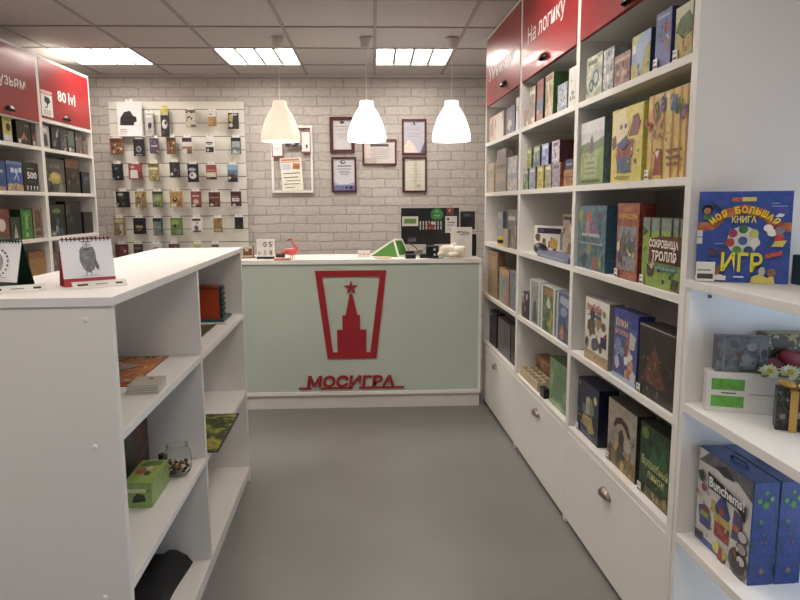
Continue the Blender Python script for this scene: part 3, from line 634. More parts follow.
# ------------------------------------------------------------------ boxed games
def gbox(loc, rot, w_, h, d, side, shapes, label, group=None, price=False, name='game_box', cat='board game', lean=0, tray=None):
    m = MB(); S = M(side); k = .0016
    m.box(-w_ / 2, 0, 0, w_ / 2, d * .82, h, S); m.box(-w_ / 2 + k, d * .82, k * 0, w_ / 2 - k, d, h - k, M(tray or side))
    o = m.build(name, None, loc, (lean, 0, rot), bevel=.0012, smooth=True); tag(o, label, cat, group)
    base_cols = [s[-1] for s in shapes if isinstance(s[-1], str) and len(s[-1]) == 6] + [q_ for s in shapes if s[0] == 'n' for q_ in s[7]]
    if h > .19 and len(shapes) > 4 and len(base_cols) > 4 and 'tall dark brown' not in label and '500' not in label:
        sd_ = sum(ord(ch) for ch in label); k0 = 1 + max([i for i, s in enumerate(shapes) if s[0] not in ('t', 'arc')])
        shapes = shapes[:k0] + [N(26, base_cols, .022, .06, .05, .94, .6, sd_), N(16, base_cols[::-1], .012, .06, .05, .94, .9, sd_ + 1)] + shapes[k0:]
    flat = [s for s in shapes if s[0] not in ('t', 'arc')]; txt = [s for s in shapes if s[0] in ('t', 'arc')]
    c = MB(); paint(c, w_ * .985, h * .985, flat); cv = c.build('front_cover', o, (0, 0, h * .0075), smooth=False)
    if txt:
        c = MB(); paint(c, w_ * .985, h * .985, txt, y=-.0006 - .00027 * len(flat)); c.build('title_lettering', cv, smooth=False)
    if price:
        c = MB(); pw = .028; x0 = -w_ / 2 + .004; c.box(x0, -.0075, 0.001, x0 + pw, -.0065, .034, col('ecebe6')); c.box(x0 + .003, -.0078, .006, x0 + pw - .003, -.0074, .012, col('3a3a3a')); c.box(x0 + .003, -.0078, .022, x0 + pw * .7, -.0074, .026, col('77746f'))
        c.build('price_tag', o, smooth=False)['label'] = 'small white price tag'
    return o
def rb(a, b, z, h, d, side, shapes, label, group, fr=FR, inset=.015, price=False, turn=0, **k):
    c = fr.w(inset, (a + b) / 2, z)
    return gbox(c, fr.rot - PI / 2 + turn, abs(a - b) - .003, h, d, side, shapes, label, group, price, **k)
bg = lambda c: ('r', 0, 0, 1, 1, c)
zA, zB, zC, zD, zE = 1.876, 1.532, 1.185, .812, .46
g = 'games on the top open shelf of the nearest right bookcase'
rb(2.812, 2.634, zA, .165, .07, '8f9a86', [bg(art(['aeb49c', '8f9a86', 'd4d6c6', '6a7a62'], 16, 1)), ('e', .62, .45, .2, .2, '4b6a9a'), ('e', .62, .45, .12, .13, 'b9c2b0'), ('e', .35, .3, .14, .16, '3f5f43'), ('e', .35, .3, .07, .09, 'b9c2b0'), ('r', .1, .8, .7, .9, '5b6a5a')], 'pale green game box with blue and green loops, left end of the top shelf', g)
rb(2.628, 2.522, zA, .158, .06, '9a9c9e', [bg(art(['a6a9ab', '7f8487', 'cfd0cf', '5d6265'], 20, 2)), N(6, ['d9d9d6', '6a6f73'], .12, sd=2)], 'grey mottled game box standing second from the left on the top shelf', g)
rb(2.516, 2.374, zA, .112, .06, '8d625b', [bg('a0756b'), ('r', 0, .78, 1, .88, 'c79c8c'), ('r', .05, .15, .35, .7, '7f5650'), ('r', .42, .1, .6, .68, 'b88e80'), ('r', .68, .15, .95, .7, '7f5650'), N(5, ['c9a595', '6d4742'], .08, .05, .1, .95, .7, 3)], 'low dusty pink game box with column shapes on its cover', g)
rb(2.365, 2.217, zA, .145, .05, '2d3f63', [bg(art(['8fa9cf', 'a9bcd6', '7f99c4'], 10, 3)), ('p', [(0, .7), (.6, 1), (0, 1)], 'c9cf7c'), ('r', .02, .6, .22, .8, 'e6e6da'), ('p', [(.5, 0), (1, 0), (1, .75), (.75, .6)], 'b2b04c'), ('p', [(0, 0), (.4, 0), (.3, .3), (0, .35)], 'c7b65c'), N(6, ['a2502f', 'd8c04f', '69863c'], .07, .3, .05, .95, .4, 4)], 'light blue game box with yellow-green corners on the top shelf', g)
rb(2.186, 2.078, zA, .172, .085, '27306a', [bg('5a6ba8'), N(10, ['8a3b2c', 'a95b3c', '6a2a26', 'd8c9b0'], .11, .3, .25, .85, .8, 5), ('r', .25, 0, 1, .14, '6a5aa0'), ('r', .1, .88, .9, .94, '8fa0cf')], 'tall royal blue game box with red figures on the top shelf', g, price=True)
rb(2.055, 1.948, zA, .155, .06, '7f8a4f', [bg('b9b45e'), ('r', 0, .72, 1, 1, 'c9d0b0'), ('p', [(0, .55), (.3, .78), (.8, .85), (1, .7), (1, .5), (.5, .42)], '5d6b3a'), ('p', [(.2, .5), (.6, .4), (1, .52), (1, .46), (.5, .36)], '262a1a'), N(8, ['d99a2c', 'e2c355', 'b5702a'], .1, .15, .05, .95, .35, 6)], 'yellow-green game box with a dark crocodile-like curve, right end of the top shelf', g, price=True)
g = 'games on the top open shelf of the middle right bookcase'
rb(3.79, 3.70, zA, .09, .05, 'a98a80', [bg(art(['c7a79a', '9c7a70', 'e0cfc2'], 20, 4))], 'smallest pinkish game box at the left end of its shelf, below На логику', g)
rb(3.692, 3.575, zA, .196, .06, '3b3a35', [bg(art(['cdbfa8', '7c8a5e', 'b98b78', 'e9e0cf'], 16, 5)), ('r', .1, .8, .9, .9, 'e5e5d2')], 'slim green-topped game box second on its shelf, below На логику', g)
rb(3.546, 3.428, zA, .205, .06, '2a2725', [bg('9c4f45'), ('r', 0, .55, 1, .8, 'b06a5a'), ('r', 0, .2, 1, .55, '7d8ba5'), ('r', 0, 0, 1, .2, 'b7745f'), N(4, ['d9c2b2', '6b7691'], .14, .1, .2, .9, .55, 7)], 'slim red game box with a blue-grey middle, below На логику', g)
rb(3.396, 3.262, zA, .205, .10, '3a5a2c', [bg(art(['a46a52', '8ba06a', 'd8c4a8', 'b7a07a'], 16, 8)), ('p', [(.2, .95), (.3, .95), (.8, .1), (.7, .1)], 'e6dcc6'), ('r', .1, .85, .9, .97, '9c4a38')], 'reddish green game box with a dark green side, below На логику', g)
rb(3.195, 3.055, zA, .125, .06, '7c8794', [bg(art(['a9b5c4', '7d8ba0', 'd8dcdf', '5e6a78'], 22, 9)), N(5, ['40506a', 'e0e3e6'], .08, sd=9)], 'low pale blue game box near the right end of its shelf, below На логику', g)
rb(3.037, 2.94, zA, .17, .06, 'b9bcae', [bg('dfe1d8'), N(8, ['8a9a5a', '5e7040', 'a9b58a'], .12, .1, .1, .9, .7, 10)], 'white and green game box at the right end of its shelf, below На логику', g)
g = 'games on the top open shelf of the far right bookcase'
rb(4.73, 4.30, zA, .165, .06, 'c9a590', [bg('e9cdb8'), ('p', [(.5, 0), (1, 0), (1, 1), (.35, .8)], 'f4e2cf'), ('r', .05, .2, .3, .75, 'c79c88'), N(4, ['d8b7a2', 'b98d7c'], .08, sd=11)], 'cream box shining in the light, far end of the top shelf', g)  # glare painted into the cover's pale tones and lighter wedge
rb(4.225, 4.01, zA, .16, .06, '2e2340', [bg('3d2f55'), ('e', .4, .35, .25, .2, 'b9a9a0'), N(6, ['6a4f7a', '8a4a5a', '241b33'], .1, sd=12)], 'dark purple game box between two pale boxes on the far top shelf', g)
rb(3.985, 3.925, zA, .19, .05, 'e3dfd6', [bg('ece8df'), ('r', .1, .6, .9, .75, 'c9c2b5')], 'narrow white box at the right end of the far top shelf', g)

g = 'games on the second shelf of the nearest right bookcase'
rb(2.853, 2.589, zB, .256, .075, '51707f', [bg(art(['a9b77e', '93a86a', 'b9c48e'], 8, 13)), ('r', 0, .66, 1, 1, 'c9ccc8'), ('r', 0, .82, 1, 1, 'd9dad8'), ('p', [(0, .6), (.3, .68), (.6, .64), (1, .72), (1, .56), (0, .5)], '7a8a70'), ('p', [(.4, .5), (.6, .5), (.56, .72), (.5, .8), (.44, .7)], '6b6f62'), ('r', .2, .1, .75, .42, 'b8c296'), ('r', .28, .32, .65, .36, '8a9a6a'), ('r', .25, .24, .68, .27, '8a9a6a'), ('r', .25, .16, .68, .19, '8a9a6a'), ('r', .08, .03, .9, .07, '5d7048')], 'pale green landscape game box with a blue-grey side, beside the yellow boxes', g, tray='3f6a3c')
rb(2.516, 2.246, zB, .262, .06, 'c9c02c', [bg('e0cf52'), ('p', [(0, .5), (.05, .95), (.45, 1), (.5, .6), (.3, .45)], 'efe3a4'), ('p', [(.17, .3), (.2, .5), (.45, .58), (.75, .55), (.72, .32)], '9c4a34'), ('p', [(.58, .6), (.7, .86), (.85, .88), (.95, .75), (.85, .6)], '8a4a3a'), ('p', [(.05, .45), (.02, .62), (.14, .66), (.2, .5)], '8a4a3a'), ('e', .4, .72, .18, .16, 'ead9b4'), ('e', .33, .75, .04, .035, '6a5044'), ('e', .48, .75, .04, .035, '6a5044'), ('p', [(.2, .52), (.5, .62), (.6, .5), (.4, .42)], '3f5f8a'), ('p', [(.24, .12), (.66, .12), (.68, .33), (.22, .33)], '4e6a86'), ('e', .82, .26, .04, .035, '7a5a34'), ('r', .2, .06, .65, .072, '6a6a3a'), ('r', .28, .03, .65, .042, '6a6a3a')], 'bright yellow game box with a round figure in red and blue clothes', g)
rb(2.213, 1.939, zB, .268, .06, 'c9a53a', [bg('dcb94e')] + [('p', [(u, 0), (u + .05, 0), (u + .03, 1), (u - .01, 1)], 'b9793a') for u in (.12, .4, .62, .8, .95)] + [('p', [(.5, 0), (.62, 0), (.6, .5), (.52, .5)], 'e6d070'), ('e', .3, .58, .16, .12, 'c9a052'), N(9, ['8a5f30', 'b58a3c'], .05, .1, .45, .5, .75, 14), ('p', [(.2, .04), (.42, .04), (.4, .35), (.26, .36)], '9c3a2c'), ('p', [(.24, .32), (.3, .24), (.36, .34)], 'ece4d2'), ('r', .52, .3, .9, .33, '8a6434'), ('r', .52, .22, .85, .25, '8a6434'), ('r', .55, .14, .8, .17, '8a6434'), ('arc', 'Буратино', .5, .27, .5, 146, 40, .19, ['a8323a', 'e88a9a', '2a2a33', '3b3b8a', 'd9d3c4', '3a6aa0', '2f6d4c', '6a3a78'])], 'yellow striped game box with an arched title in many-coloured letters', g, price=True)
g = 'small boxes in the lower row of the middle right bookcase, second shelf'
for a, b, c1, cs, lab in [
    (3.795, 3.69, '6a7f5a', ['9db08a', '5f7a52', 'd8dcc8'], 'small grey-green box at the left end of the lower row of small boxes'),
    (3.665, 3.54, '5a5a66', ['b9bcc4', '8a8fa2', 'e3e2de'], 'small silver-grey box in the lower row of small boxes'),
    (3.512, 3.393, 'a89a34', ['d6c75a', 'b5a53e', 'ece6b8'], 'small yellow box in the lower row of small boxes'),
    (3.366, 3.263, '7f7a52', ['cfc9a0', '8a8a72', 'e9e6d8'], 'small pale box with olive marks in the lower row of small boxes'),
    (3.25, 3.122, '9a4a2a', ['8f8490', 'b5aab2', '6a5f70'], 'small lilac-grey box with a rust side in the lower row of small boxes')]:
    rb(a, b, zB, .116, .1, c1, [bg(art(cs, 26, round(a * 10))), ('r', .15, .78, .85, .9, cs[2]), ('r', .2, .1, .8, .2, cs[1])], lab, g)
rb(3.07, 2.94, zB, .075, .08, '8a5226', [bg('b0763c'), ('r', 0, .5, 1, .6, '7a4a22'), N(4, ['d9a55c', '6a3c1c'], .1, sd=15)], 'low orange-brown box right of the two rows of small boxes', g)
rb(3.05, 2.945, zB + .075, .045, .08, '22304a', [bg('2a3a58'), ('r', .1, .4, .9, .6, '8a94a8')], 'small navy box lying on the low orange-brown box', g)
g = 'small boxes in the upper row of the middle right bookcase, second shelf'
for a, b, c1, cs, lab in [
    (3.72, 3.625, '6a6a2f', ['c9c45a', '8a9a3f', 'e6e2a8'], 'small lime yellow box stacked at the left of the upper row'),
    (3.59, 3.465, '2f3f4a', ['b5b03f', '3f6a9a', 'd8d4a0'], 'small yellow and blue box stacked second in the upper row'),
    (3.435, 3.315, '2a3460', ['4a5fa5', '8fa0cf', 'dcdce4'], 'small blue and white box stacked third in the upper row'),
    (3.262, 3.14, '4a1a24', ['a58fa8', 'ded6da', '6a4a72'], 'small mauve box with a deep red side, right end of the upper row')]:
    rb(a, b, zB + .116, .105, .1, c1, [bg(art(cs, 26, round(a * 11))), ('r', .15, .75, .85, .92, cs[2]), ('r', .1, .1, .9, .22, cs[1])], lab, g)
g = 'boxes on the second shelf of the far right bookcase'
rb(4.76, 4.55, zB, .2, .05, 'a59680', [bg('b9aa96'), ('r', .1, .5, .9, .8, 'a59580')], 'beige box at the far end of the second shelf', g)
rb(4.52, 4.20, zB, .21, .05, '8a7f72', [bg('a3978a'), ('r', .1, .72, .9, .84, '7d6f62'), ('r', .1, .3, .9, .55, 'b5a99a')], 'wide taupe box in the middle of the far second shelf', g)
rb(4.175, 3.93, zB, .205, .05, '9aa0a6', [bg(art(['c9c2b4', '8fa0b2', 'ddd8cf', 'b59a8a'], 14, 16)), ('r', 0, .35, 1, .5, '9aa8b8')], 'pale box with blue and pink mottling at the right end of the far second shelf', g)
rb(4.48, 4.22, zB + .21, .06, .05, '8a7a70', [bg('9a8a80')], 'brownish box lying on the wide taupe box', g)

g = 'games on the third shelf of the nearest right bookcase'
rb(2.853, 2.535, zC, .262, .085, '2f5f78', [bg(art(['4f7888', '6a8a94', '3f6070', '86a0a0'], 9, 17)), ('p', [(.28, .78), (.34, .95), (.42, .86), (.5, .94), (.52, .78), (.4, .72)], 'c9603a'), ('e', .1, .85, .09, .1, '9aa84a'), ('e', .8, .84, .1, .07, '6a4a6a'), N(9, ['8a5f8a', 'a88a9a', '5a8a6a', '3a5a7a'], .09, .1, .45, .95, .7, 18), ('r', .15, .52, .8, .57, 'a9bcc4'), ('r', .05, .4, .95, .425, '9ab2ba'), N(8, ['3f7a6a', 'a85a4a', '2f4f5a', '8aa05a'], .1, .05, .05, .95, .36, 19)], 'teal blue fairy-tale game box with an orange flame shape, left on the third shelf', g)
rb(2.432, 2.244, zC, .272, .06, '8a2a22', [bg('a8563e'), ('r', .08, .12, .92, .7, '8f9098'), ('p', [(.12, .45), (.3, .62), (.34, .68), (.42, .55), (.6, .68), (.7, .5), (.9, .6), (.9, .3), (.1, .3)], '5f6070'), N(12, ['c9a23f', '7a5a34', 'e0d2a0', '6a2f2a', '4a6a4a', '3f4f7a'], .1, .1, .14, .9, .42, 20), ('t', 'КАРКАССОН', .1, .8, .92, .87, 'e3bf5c'), ('t', 'НАШ', .3, .9, .6, .95, 'd8a54c')], 'narrow terracotta red game box with a yellow title, third shelf', g, price=True)
rb(2.214, 1.942, zC, .225, .06, '2f3a26', [bg(art(['7f9a4a', '93ad58', '6a8540'], 9, 21)), ('r', 0, .82, 1, 1, '7f8f84'), ('r', .2, .72, .24, 1, '2c3424'), ('r', .45, .74, .5, 1, '2c3424'), ('r', .75, .74, .8, 1, '2c3424'), ('r', .92, .7, .96, 1, '2c3424'), ('p', [(0, .72), (0, .9), (.15, .8)], '3d5a2c'), ('p', [(.2, .36), (.22, .7), (.5, .75), (1, .76), (1, .36)], '6a2f2a'), ('p', [(.16, .3), (.28, .42), (.38, .3), (.3, .14), (.2, .14)], '5f4a30'), ('e', .3, .33, .06, .07, 'c9b58a'), ('r', .36, .26, .95, .33, '3f8a86'), ('p', [(.8, .02), (.95, .02), (.98, .16), (.82, .18)], '5a4a2c'), ('t', 'СОКРОВИЩА', .22, .56, .96, .7, 'efe9da', .03), ('t', 'ТРОЛЛЯ', .3, .4, .92, .54, 'efe9da', .03), ('t', 'НАСТОЛЬНАЯ ИГРА', .4, .275, .92, .315, 'b9d6c4', .01)], 'green game box with white letters on a dark red banner', g, price=True)
g = 'things on the third shelf of the middle right bookcase'
def at(fr, lx, ly, z): return fr.w(lx, ly, z)
gbox(at(FR, .12, 3.6, zC), FR.rot - PI / 2 + .4, .27, .15, .05, 'd9d6d0', [bg('ece9e2'), ('r', .1, .72, .85, .92, '2f2a4a'), ('r', .14, .76, .3, .88, '6a4a9a'), N(10, ['3a2a6a', '6a3a7a', 'c9a52f', '4a6a3a', '8a3a3a'], .09, .05, .15, .7, .6, 22), ('e', .62, .36, .13, .2, 'd0a52c'), ('r', .82, .15, .96, .8, '8a9aa8')], 'white game box with purple print and a yellow disc, set at an angle', g)
gbox(at(FR, .13, 3.29, zC), FR.rot - PI / 2 + .1, .19, .215, .05, 'a38a66', [bg('c9b595'), ('r', .05, .88, .95, .96, '4a3a2a'), N(8, ['5a4028', '8a6a44', 'e6d8bc', '3a2a1c'], .12, sd=23)], 'tan picture box behind the flat blue packet', g)
gbox(at(FR, .004, 3.19, zC), FR.rot - PI / 2, .5, .028, .1, '6a7396', [bg('7a84a8'), ('r', .1, .3, .9, .6, 'a5adc4')], 'flat grey-blue packet lying along the shelf front', g, name='flat_packet', cat='packet')
m = MB(); m.ell((0, 0, .03), (.075, .035, .03), col('25262a', .35), rot=Matrix.Rotation(.2, 3, 'Y')); m.ell((.05, .0, .018), (.05, .03, .018), col('3a3c42', .35))
tag(m.build('dark_pouch', None, at(FR, .05, 3.53, zC), FR.rot - PI / 2, remesh=.006), 'dark rounded pouch beside the flat grey-blue packet', 'pouch', g)
g = 'things on the third shelf of the far right bookcase'
rb(4.70, 4.52, zC, .215, .05, '75787d', [bg('8d9096'), N(5, ['b9bcc0', '5a5d64'], .14, sd=24)], 'grey box at the far end of the third shelf', g)
rb(4.47, 4.215, zC, .225, .05, '1d2038', [bg('232848'), ('r', .3, .1, .5, .9, '343c66')], 'dark navy box on the far third shelf', g)
rb(4.155, 3.93, zC, .23, .05, '8a8478', [bg(art(['a59d8f', '6f6a60', 'c9c4b8'], 14, 25)), ('r', .1, .75, .9, .85, 'd8d4ca')], 'grey-beige mottled box at the right of the far third shelf', g)
rb(4.21, 4.09, zC, .115, .008, 'b5a58f', [bg('c9bba8')], 'thin beige card box in front of the mottled box on the far third shelf', g, inset=.003)
m = MB(); Y_ = col('e8cf1a', .4); m.lathe([(.026, 0), (.036, .003), (.036, .05), (.026, .054), (.017, .05), (.017, .003), (.026, 0)], Y_, seg=28); m.lathe([(.0363, .014), (.0365, .025), (.0363, .036)], col('2a2722'), seg=28)
tag(m.build('tape_roll', None, at(FR, .037, 4.36, zC), fix=True), 'small yellow roll standing before the dark navy box', 'roll', g)
for o in list(C.objects):
    if o.get('label') in ('dark navy box on the far third shelf', 'grey box at the far end of the third shelf'): p_ = FR.w(.075, 4.345 if 'navy' in o['label'] else 4.62); o.location.x, o.location.y = p_[0], p_[1]

g = 'games on the fourth shelf of the nearest right bookcase'
rb(2.73, 2.468, zD, .262, .06, '8f8c84', [bg('e6e3da'), N(14, ['5a6a3a', '7a5a3a', 'a58a5a', '3f4a3a', '6a5f7a'], .12, .08, .2, .7, .75, 26), ('r', 0, 0, 1, .16, 'c0a070'), ('e', .8, .62, .1, .07, '6a7a4a'), ('e', .82, .82, .07, .05, '7a9a4a'), ('p', [(.1, .72), (.3, .78), (.7, .74), (.65, .7), (.3, .73)], '3a4a8a'), ('r', .7, .3, .94, .46, '2a3060'), ('p', [(.78, .46), (.94, .56), (.94, .46)], 'a83a3a'), ('t', 'АлиБаБа', .08, .8, .72, .92, 'a8323a', .02)], 'white game box with a red title and a bearded-figures picture, left on the fourth shelf', g)
rb(2.424, 2.212, zD, .258, .06, '232f78', [bg('4a5a9f'), ('r', 0, .9, 1, 1, '2f3f9a'), ('r', .78, .8, 1, 1, '2a3a9a'), N(12, ['a8653a', 'c9ccd4', 'd8a05a', '8a9ac4', 'e3e0da'], .13, .15, .1, .9, .5, 27), ('p', [(.7, .5), (.9, .52), (.95, .7), (.7, .75)], 'c9ccc0'), ('p', [(.5, .4), (.66, .45), (.7, .65), (.6, .66)], 'b0582c'), ('r', 0, 0, 1, .07, 'b5c2dc'), ('t', 'ЁЛКИ', .12, .78, .62, .9, 'efc9a0', .03), ('t', 'иголки', .1, .66, .66, .73, 'e0a58a', .02)], 'blue game box with pale animals and an orange title, middle of the fourth shelf', g)
o = rb(2.2, 1.944, zD, .243, .08, '2b2724', [bg('332c29'), ('p', [(.1, .2), (.45, .78), (.8, .2)], '6a3a2c'), ('p', [(.45, .78), (.8, .2), (.95, .25)], '4a2a22'), N(12, ['7f4a36', '5a3028', '8a5a44'], .05, .25, .22, .68, .55, 28), ('r', 0, 0, 1, .12, '3d3a38'), ('r', 0, .985, 1, 1, 'a8a49e'), ('e', .3, .13, .03, .025, '8a8680')], 'dark wrapped box with a red-brown pyramid picture, right on the fourth shelf', g, price=True)
g = 'games on the fourth shelf of the middle right bookcase'
rb(3.765, 3.61, zD, .145, .05, '1c1a1b', [bg('2a2526'), N(10, ['d9d4cc', '8a2f2c', 'c9c4bc', '5a2a2a'], .15, .08, .05, .8, .95, 29)], 'small black game box with red and white figures, left end of its shelf', g)
rb(3.6, 3.402, zD, .236, .06, 'c3c6c4', [bg('a3a9a4'), ('r', 0, 0, .12, 1, 'd9dbd8'), ('p', [(.3, .05), (.8, .05), (.7, .5), (.5, .6), (.35, .45)], '4f5a58'), ('r', .2, .6, .9, .9, '8f9890'), ('r', .9, 0, 1, 1, 'dfe0dc')], 'grey-green shrink-wrapped box on the middle fourth shelf', g)
rb(3.385, 3.145, zD, .232, .06, 'c9cfc4', [bg('5f7a4a'), ('r', 0, 0, .14, 1, 'd3d8d0'), ('r', .2, .82, .9, .95, 'b5763f'), ('p', [(.4, .6), (.55, .82), (.75, .62), (.6, .5)], 'd9cdb5'), N(8, ['a89a2f', '4a6a3a', 'c9b545', '3a4a3a'], .13, .2, .08, .9, .45, 30), ('r', .92, 0, 1, 1, 'dfe3da')], 'green shrink-wrapped box with an orange heading on the middle fourth shelf', g)
rb(3.115, 2.92, zD, .232, .06, '7a7f92', [bg('4a5a86'), ('r', 0, 0, .1, 1, 'ced2d6'), ('p', [(.2, .8), (.9, .72), (.9, .9), (.3, .95)], 'a9b8cc'), N(7, ['9a4a34', '2f3f6a', 'c98a5a', '6a7aa0'], .12, .2, .1, .9, .5, 31), ('e', .55, .62, .25, .1, '8fa4c4')], 'blue shrink-wrapped box with an orange figure, right on the middle fourth shelf', g)
g = 'boxes on the fourth shelf of the far right bookcase'
rb(4.70, 4.41, zD, .32, .05, '8a6f4a', [bg('a5865c'), ('r', .1, .1, .9, .5, '94764e'), ('r', .2, .6, .8, .9, 'b5966c')], 'tallest, tan brown box at the far end of the fourth shelf', g)
rb(4.352, 4.08, zD, .23, .05, '8a5a3a', [bg(art(['4f7a7a', '7fa09a', 'b58a7a', '2f5a5f'], 10, 33)), ('r', 0, .82, 1, 1, 'c99a6a'), ('r', .8, 0, 1, .8, 'b56a6a')], 'teal box with a tan top on the far fourth shelf', g)
rb(4.058, 3.925, zD, .235, .05, 'a9adad', [bg('7a8690'), N(5, ['9aa5ad', '5a6670'], .14, sd=34)], 'slate grey wrapped box at the right of the far fourth shelf', g)

g = 'games on the lowest shelf of the nearest right bookcase'
rb(2.83, 2.58, zE, .24, .085, '1a2038', [bg('1f2744'), N(9, ['8f8a6a', 'c9c4a8', '6a7a86', 'a59a5a'], .1, .25, .3, .75, .8, 35), ('p', [(.2, .2), (.3, .4), (.7, .42), (.85, .18), (.6, .1), (.5, .18)], 'b59a4c'), ('p', [(.4, .42), (.44, .75), (.5, .55), (.56, .8), (.62, .45)], 'a9b0b0'), ('e', .86, .78, .08, .075, 'c9c99a'), ('r', .2, .06, .8, .08, '5a6486'), ('e', .1, .92, .06, .04, '8a8a5a')], 'navy game box with a pale gold castle, left on the lowest shelf', g, inset=.03, price=True)
rb(2.48, 2.217, zE, .252, .07, '3d362c', [bg('a59a88'), ('r', 0, 0, 1, .26, '8a6f34'), N(10, ['c9a03f', '5a4f3a', '8a7a4a', '3f4a4a'], .1, .1, .05, .9, .32, 36), ('p', [(.42, .3), (.58, .3), (.6, .55), (.5, .65), (.4, .55)], '4a3f34'), ('p', [(.2, .62), (.3, .76), (.5, .82), (.7, .76), (.82, .6), (.74, .58), (.62, .68), (.5, .72), (.36, .68), (.27, .6)], '4a2a26'), ('e', .72, .45, .12, .1, 'bfb4a0'), ('e', .2, .4, .1, .12, '8f8676')], 'beige game box with a dark arched title, middle of the lowest shelf', g, inset=.03, price=True)
rb(2.19, 1.952, zE, .252, .07, '20261c', [bg(art(['1f2e22', '2b4a2e', '16211a', '3d6a35'], 9, 37)), ('e', .16, .88, .12, .08, '6f8f3a'), ('p', [(.3, .5), (.45, .8), (.6, .6), (.75, .85), (.85, .55)], '2f6a34'), ('r', .1, 0, .9, .14, '6a5a2f'), N(6, ['a58a3f', '4a3f24'], .08, .1, .02, .9, .14, 38), ('t', 'Волшебный', .08, .43, .9, .56, 'c9d08a', .01, .1), ('t', 'пинок', .3, .29, .8, .39, 'c9d08a', .01, .1)], 'dark green game box with pale script lettering, right on the lowest shelf', g, inset=.03, price=True)
g = 'things on the lowest shelf of the middle right bookcase'
rb(3.25, 2.968, zE, .235, .09, '4a6a4a', [bg(art(['7a9a70', '5f8058', '92ab86'], 9, 39)), ('r', .05, .05, .95, .08, 'a9c09a'), ('p', [(.2, .3), (.8, .2), (.7, .7), (.3, .75)], '6a8f62')], 'soft green box right of the beige slotted tray', g, inset=.03)
m = MB(); bt = col('c9bc9f', .6); m.box(-.19, -.045, 0, .19, .045, .012, bt)
for k in range(6): x = -.186 + .0724 * k; m.box(x, -.045, .012, x + .01, .045, .05, bt)
for y in (-.045, -.003, .039): m.box(-.186, y, .012, .186, y + .006, .05, bt)
for k in range(5): m.box(-.175 + .0724 * k, -.038, .0125, -.115 + .0724 * k, -.005, .014, col('4a3f30')); m.box(-.175 + .0724 * k, .005, .0125, -.115 + .0724 * k, .037, .014, col('4a3f30'))
tag(m.build('slotted_tray', None, at(FR, .06, 3.59, zE), FR.rot - PI / 2, smooth=False), 'beige slotted game tray lying on the lowest shelf', 'tray', g)
gbox(at(FR, .112, 3.655, zE), FR.rot - PI / 2, .27, .12, .08, '7a4a26', [bg('8a5530'), ('r', 0, .82, 1, 1, 'a5683a'), ('r', 0, .3, 1, .36, '5a341a')], 'brown orange box behind the beige slotted tray', g)
gbox(at(FR, .012, 3.315, zE), FR.rot - PI / 2, .075, .05, .03, '2a2624', [bg('3a3633'), ('r', .05, .1, .45, .9, '5d564c')], 'tiny dark box at the front edge between tray and soft green box', g)
g = 'boxes on the lowest shelf of the far right bookcase'
rb(4.71, 4.48, zE, .24, .06, '16151a', [bg('1d1b20'), ('p', [(.6, .45), (.8, .5), (.7, .7)], 'a83a5a'), ('r', .1, .88, .3, .94, 'cfcac4')], 'black box with a pink mark at the far end of the lowest shelf', g, inset=.03)
rb(4.44, 4.085, zE, .235, .06, '3d2f38', [bg(art(['5a4a52', '6f5f68', '3f333a', '6a6a4a'], 10, 40)), ('r', .5, .3, .9, .8, '4f4a3a')], 'dusky mauve box in the middle of the far lowest shelf', g, inset=.03)
rb(4.07, 3.93, zE, .25, .06, '17161a', [bg('201f24'), ('r', .2, .1, .8, .3, '3a393f')], 'plain black box at the right of the far lowest shelf', g, inset=.03)

# left run
def lb(ya, yb, z, h, d, side, shapes, label, group, **k): return rb(-ya, -yb, z, h, d, side, shapes, label, group, fr=FL, inset=k.pop('inset', .03), **k)
lA, lB, lC, lD = 1.863, 1.555, 1.237, .88
g = 'small games on the top open shelf under 80 lvl'
for ya, yb, h, sd, sh, lab in [
    (4.868, 5.0, .172, '3a3a38', [bg('b5b2aa'), ('p', [(.2, .1), (.8, .1), (.7, .6), (.4, .65)], '4a4644'), ('e', .5, .8, .2, .1, 'e3e0d8')], 'whitish game box at the left end under 80 lvl'),
    (5.028, 5.152, .177, '161616', [bg('2c2a2c'), N(8, ['7a787a', 'b5b2b0', '18181a'], .16, sd=41)], 'black and grey game box second from left under 80 lvl'),
    (5.156, 5.273, .18, '2c2c2c', [bg('4a4848'), N(9, ['c9c6c2', '6f6c6c', '2a2828'], .17, sd=42)], 'grey and white patterned game box third from left under 80 lvl'),
    (5.282, 5.40, .178, '22241f', [bg('6a7068'), ('r', 0, 0, 1, .3, '2b2d28'), ('e', .3, .14, .2, .1, 'c9c9c2'), ('e', .7, .12, .14, .08, '9a9a90')], 'sage grey game box fourth from left under 80 lvl'),
    (5.418, 5.53, .18, '2f2024', [bg('6f6560'), ('r', 0, .75, 1, 1, '4a3f3c'), N(5, ['a59a90', '4a4240'], .15, sd=43)], 'brown-grey game box fifth from left under 80 lvl'),
    (5.535, 5.636, .122, '4a2a24', [bg('7d625a'), N(7, ['b58f80', '5a3f3a', '8f4a40'], .17, sd=44)], 'shorter rosy brown game box at the right end under 80 lvl')]:
    lb(ya, yb, lA, h - .01, .06, sd, sh, lab, g)
g = 'games on the top open shelf under Друзьям'
lb(4.39, 4.5, lA, .16, .06, '22221f', [bg('d3c93c'), ('r', 0, 0, 1, .3, 'cfccc2'), ('e', .6, .6, .25, .16, '3a362a'), ('r', .1, .85, .9, .95, '9a9230')], 'yellow game box with a white foot under Друзьям', g, price=True)
lb(4.555, 4.735, lA, .162, .06, '0f0f10', [bg('2c2a2a'), ('p', [(.25, .2), (.5, .5), (.75, .2), (.6, .2), (.5, .33), (.4, .2)], 'c9794a'), ('r', .6, .75, .85, .82, '8a8a86')], 'black game box with an orange arch under Друзьям', g, price=True)
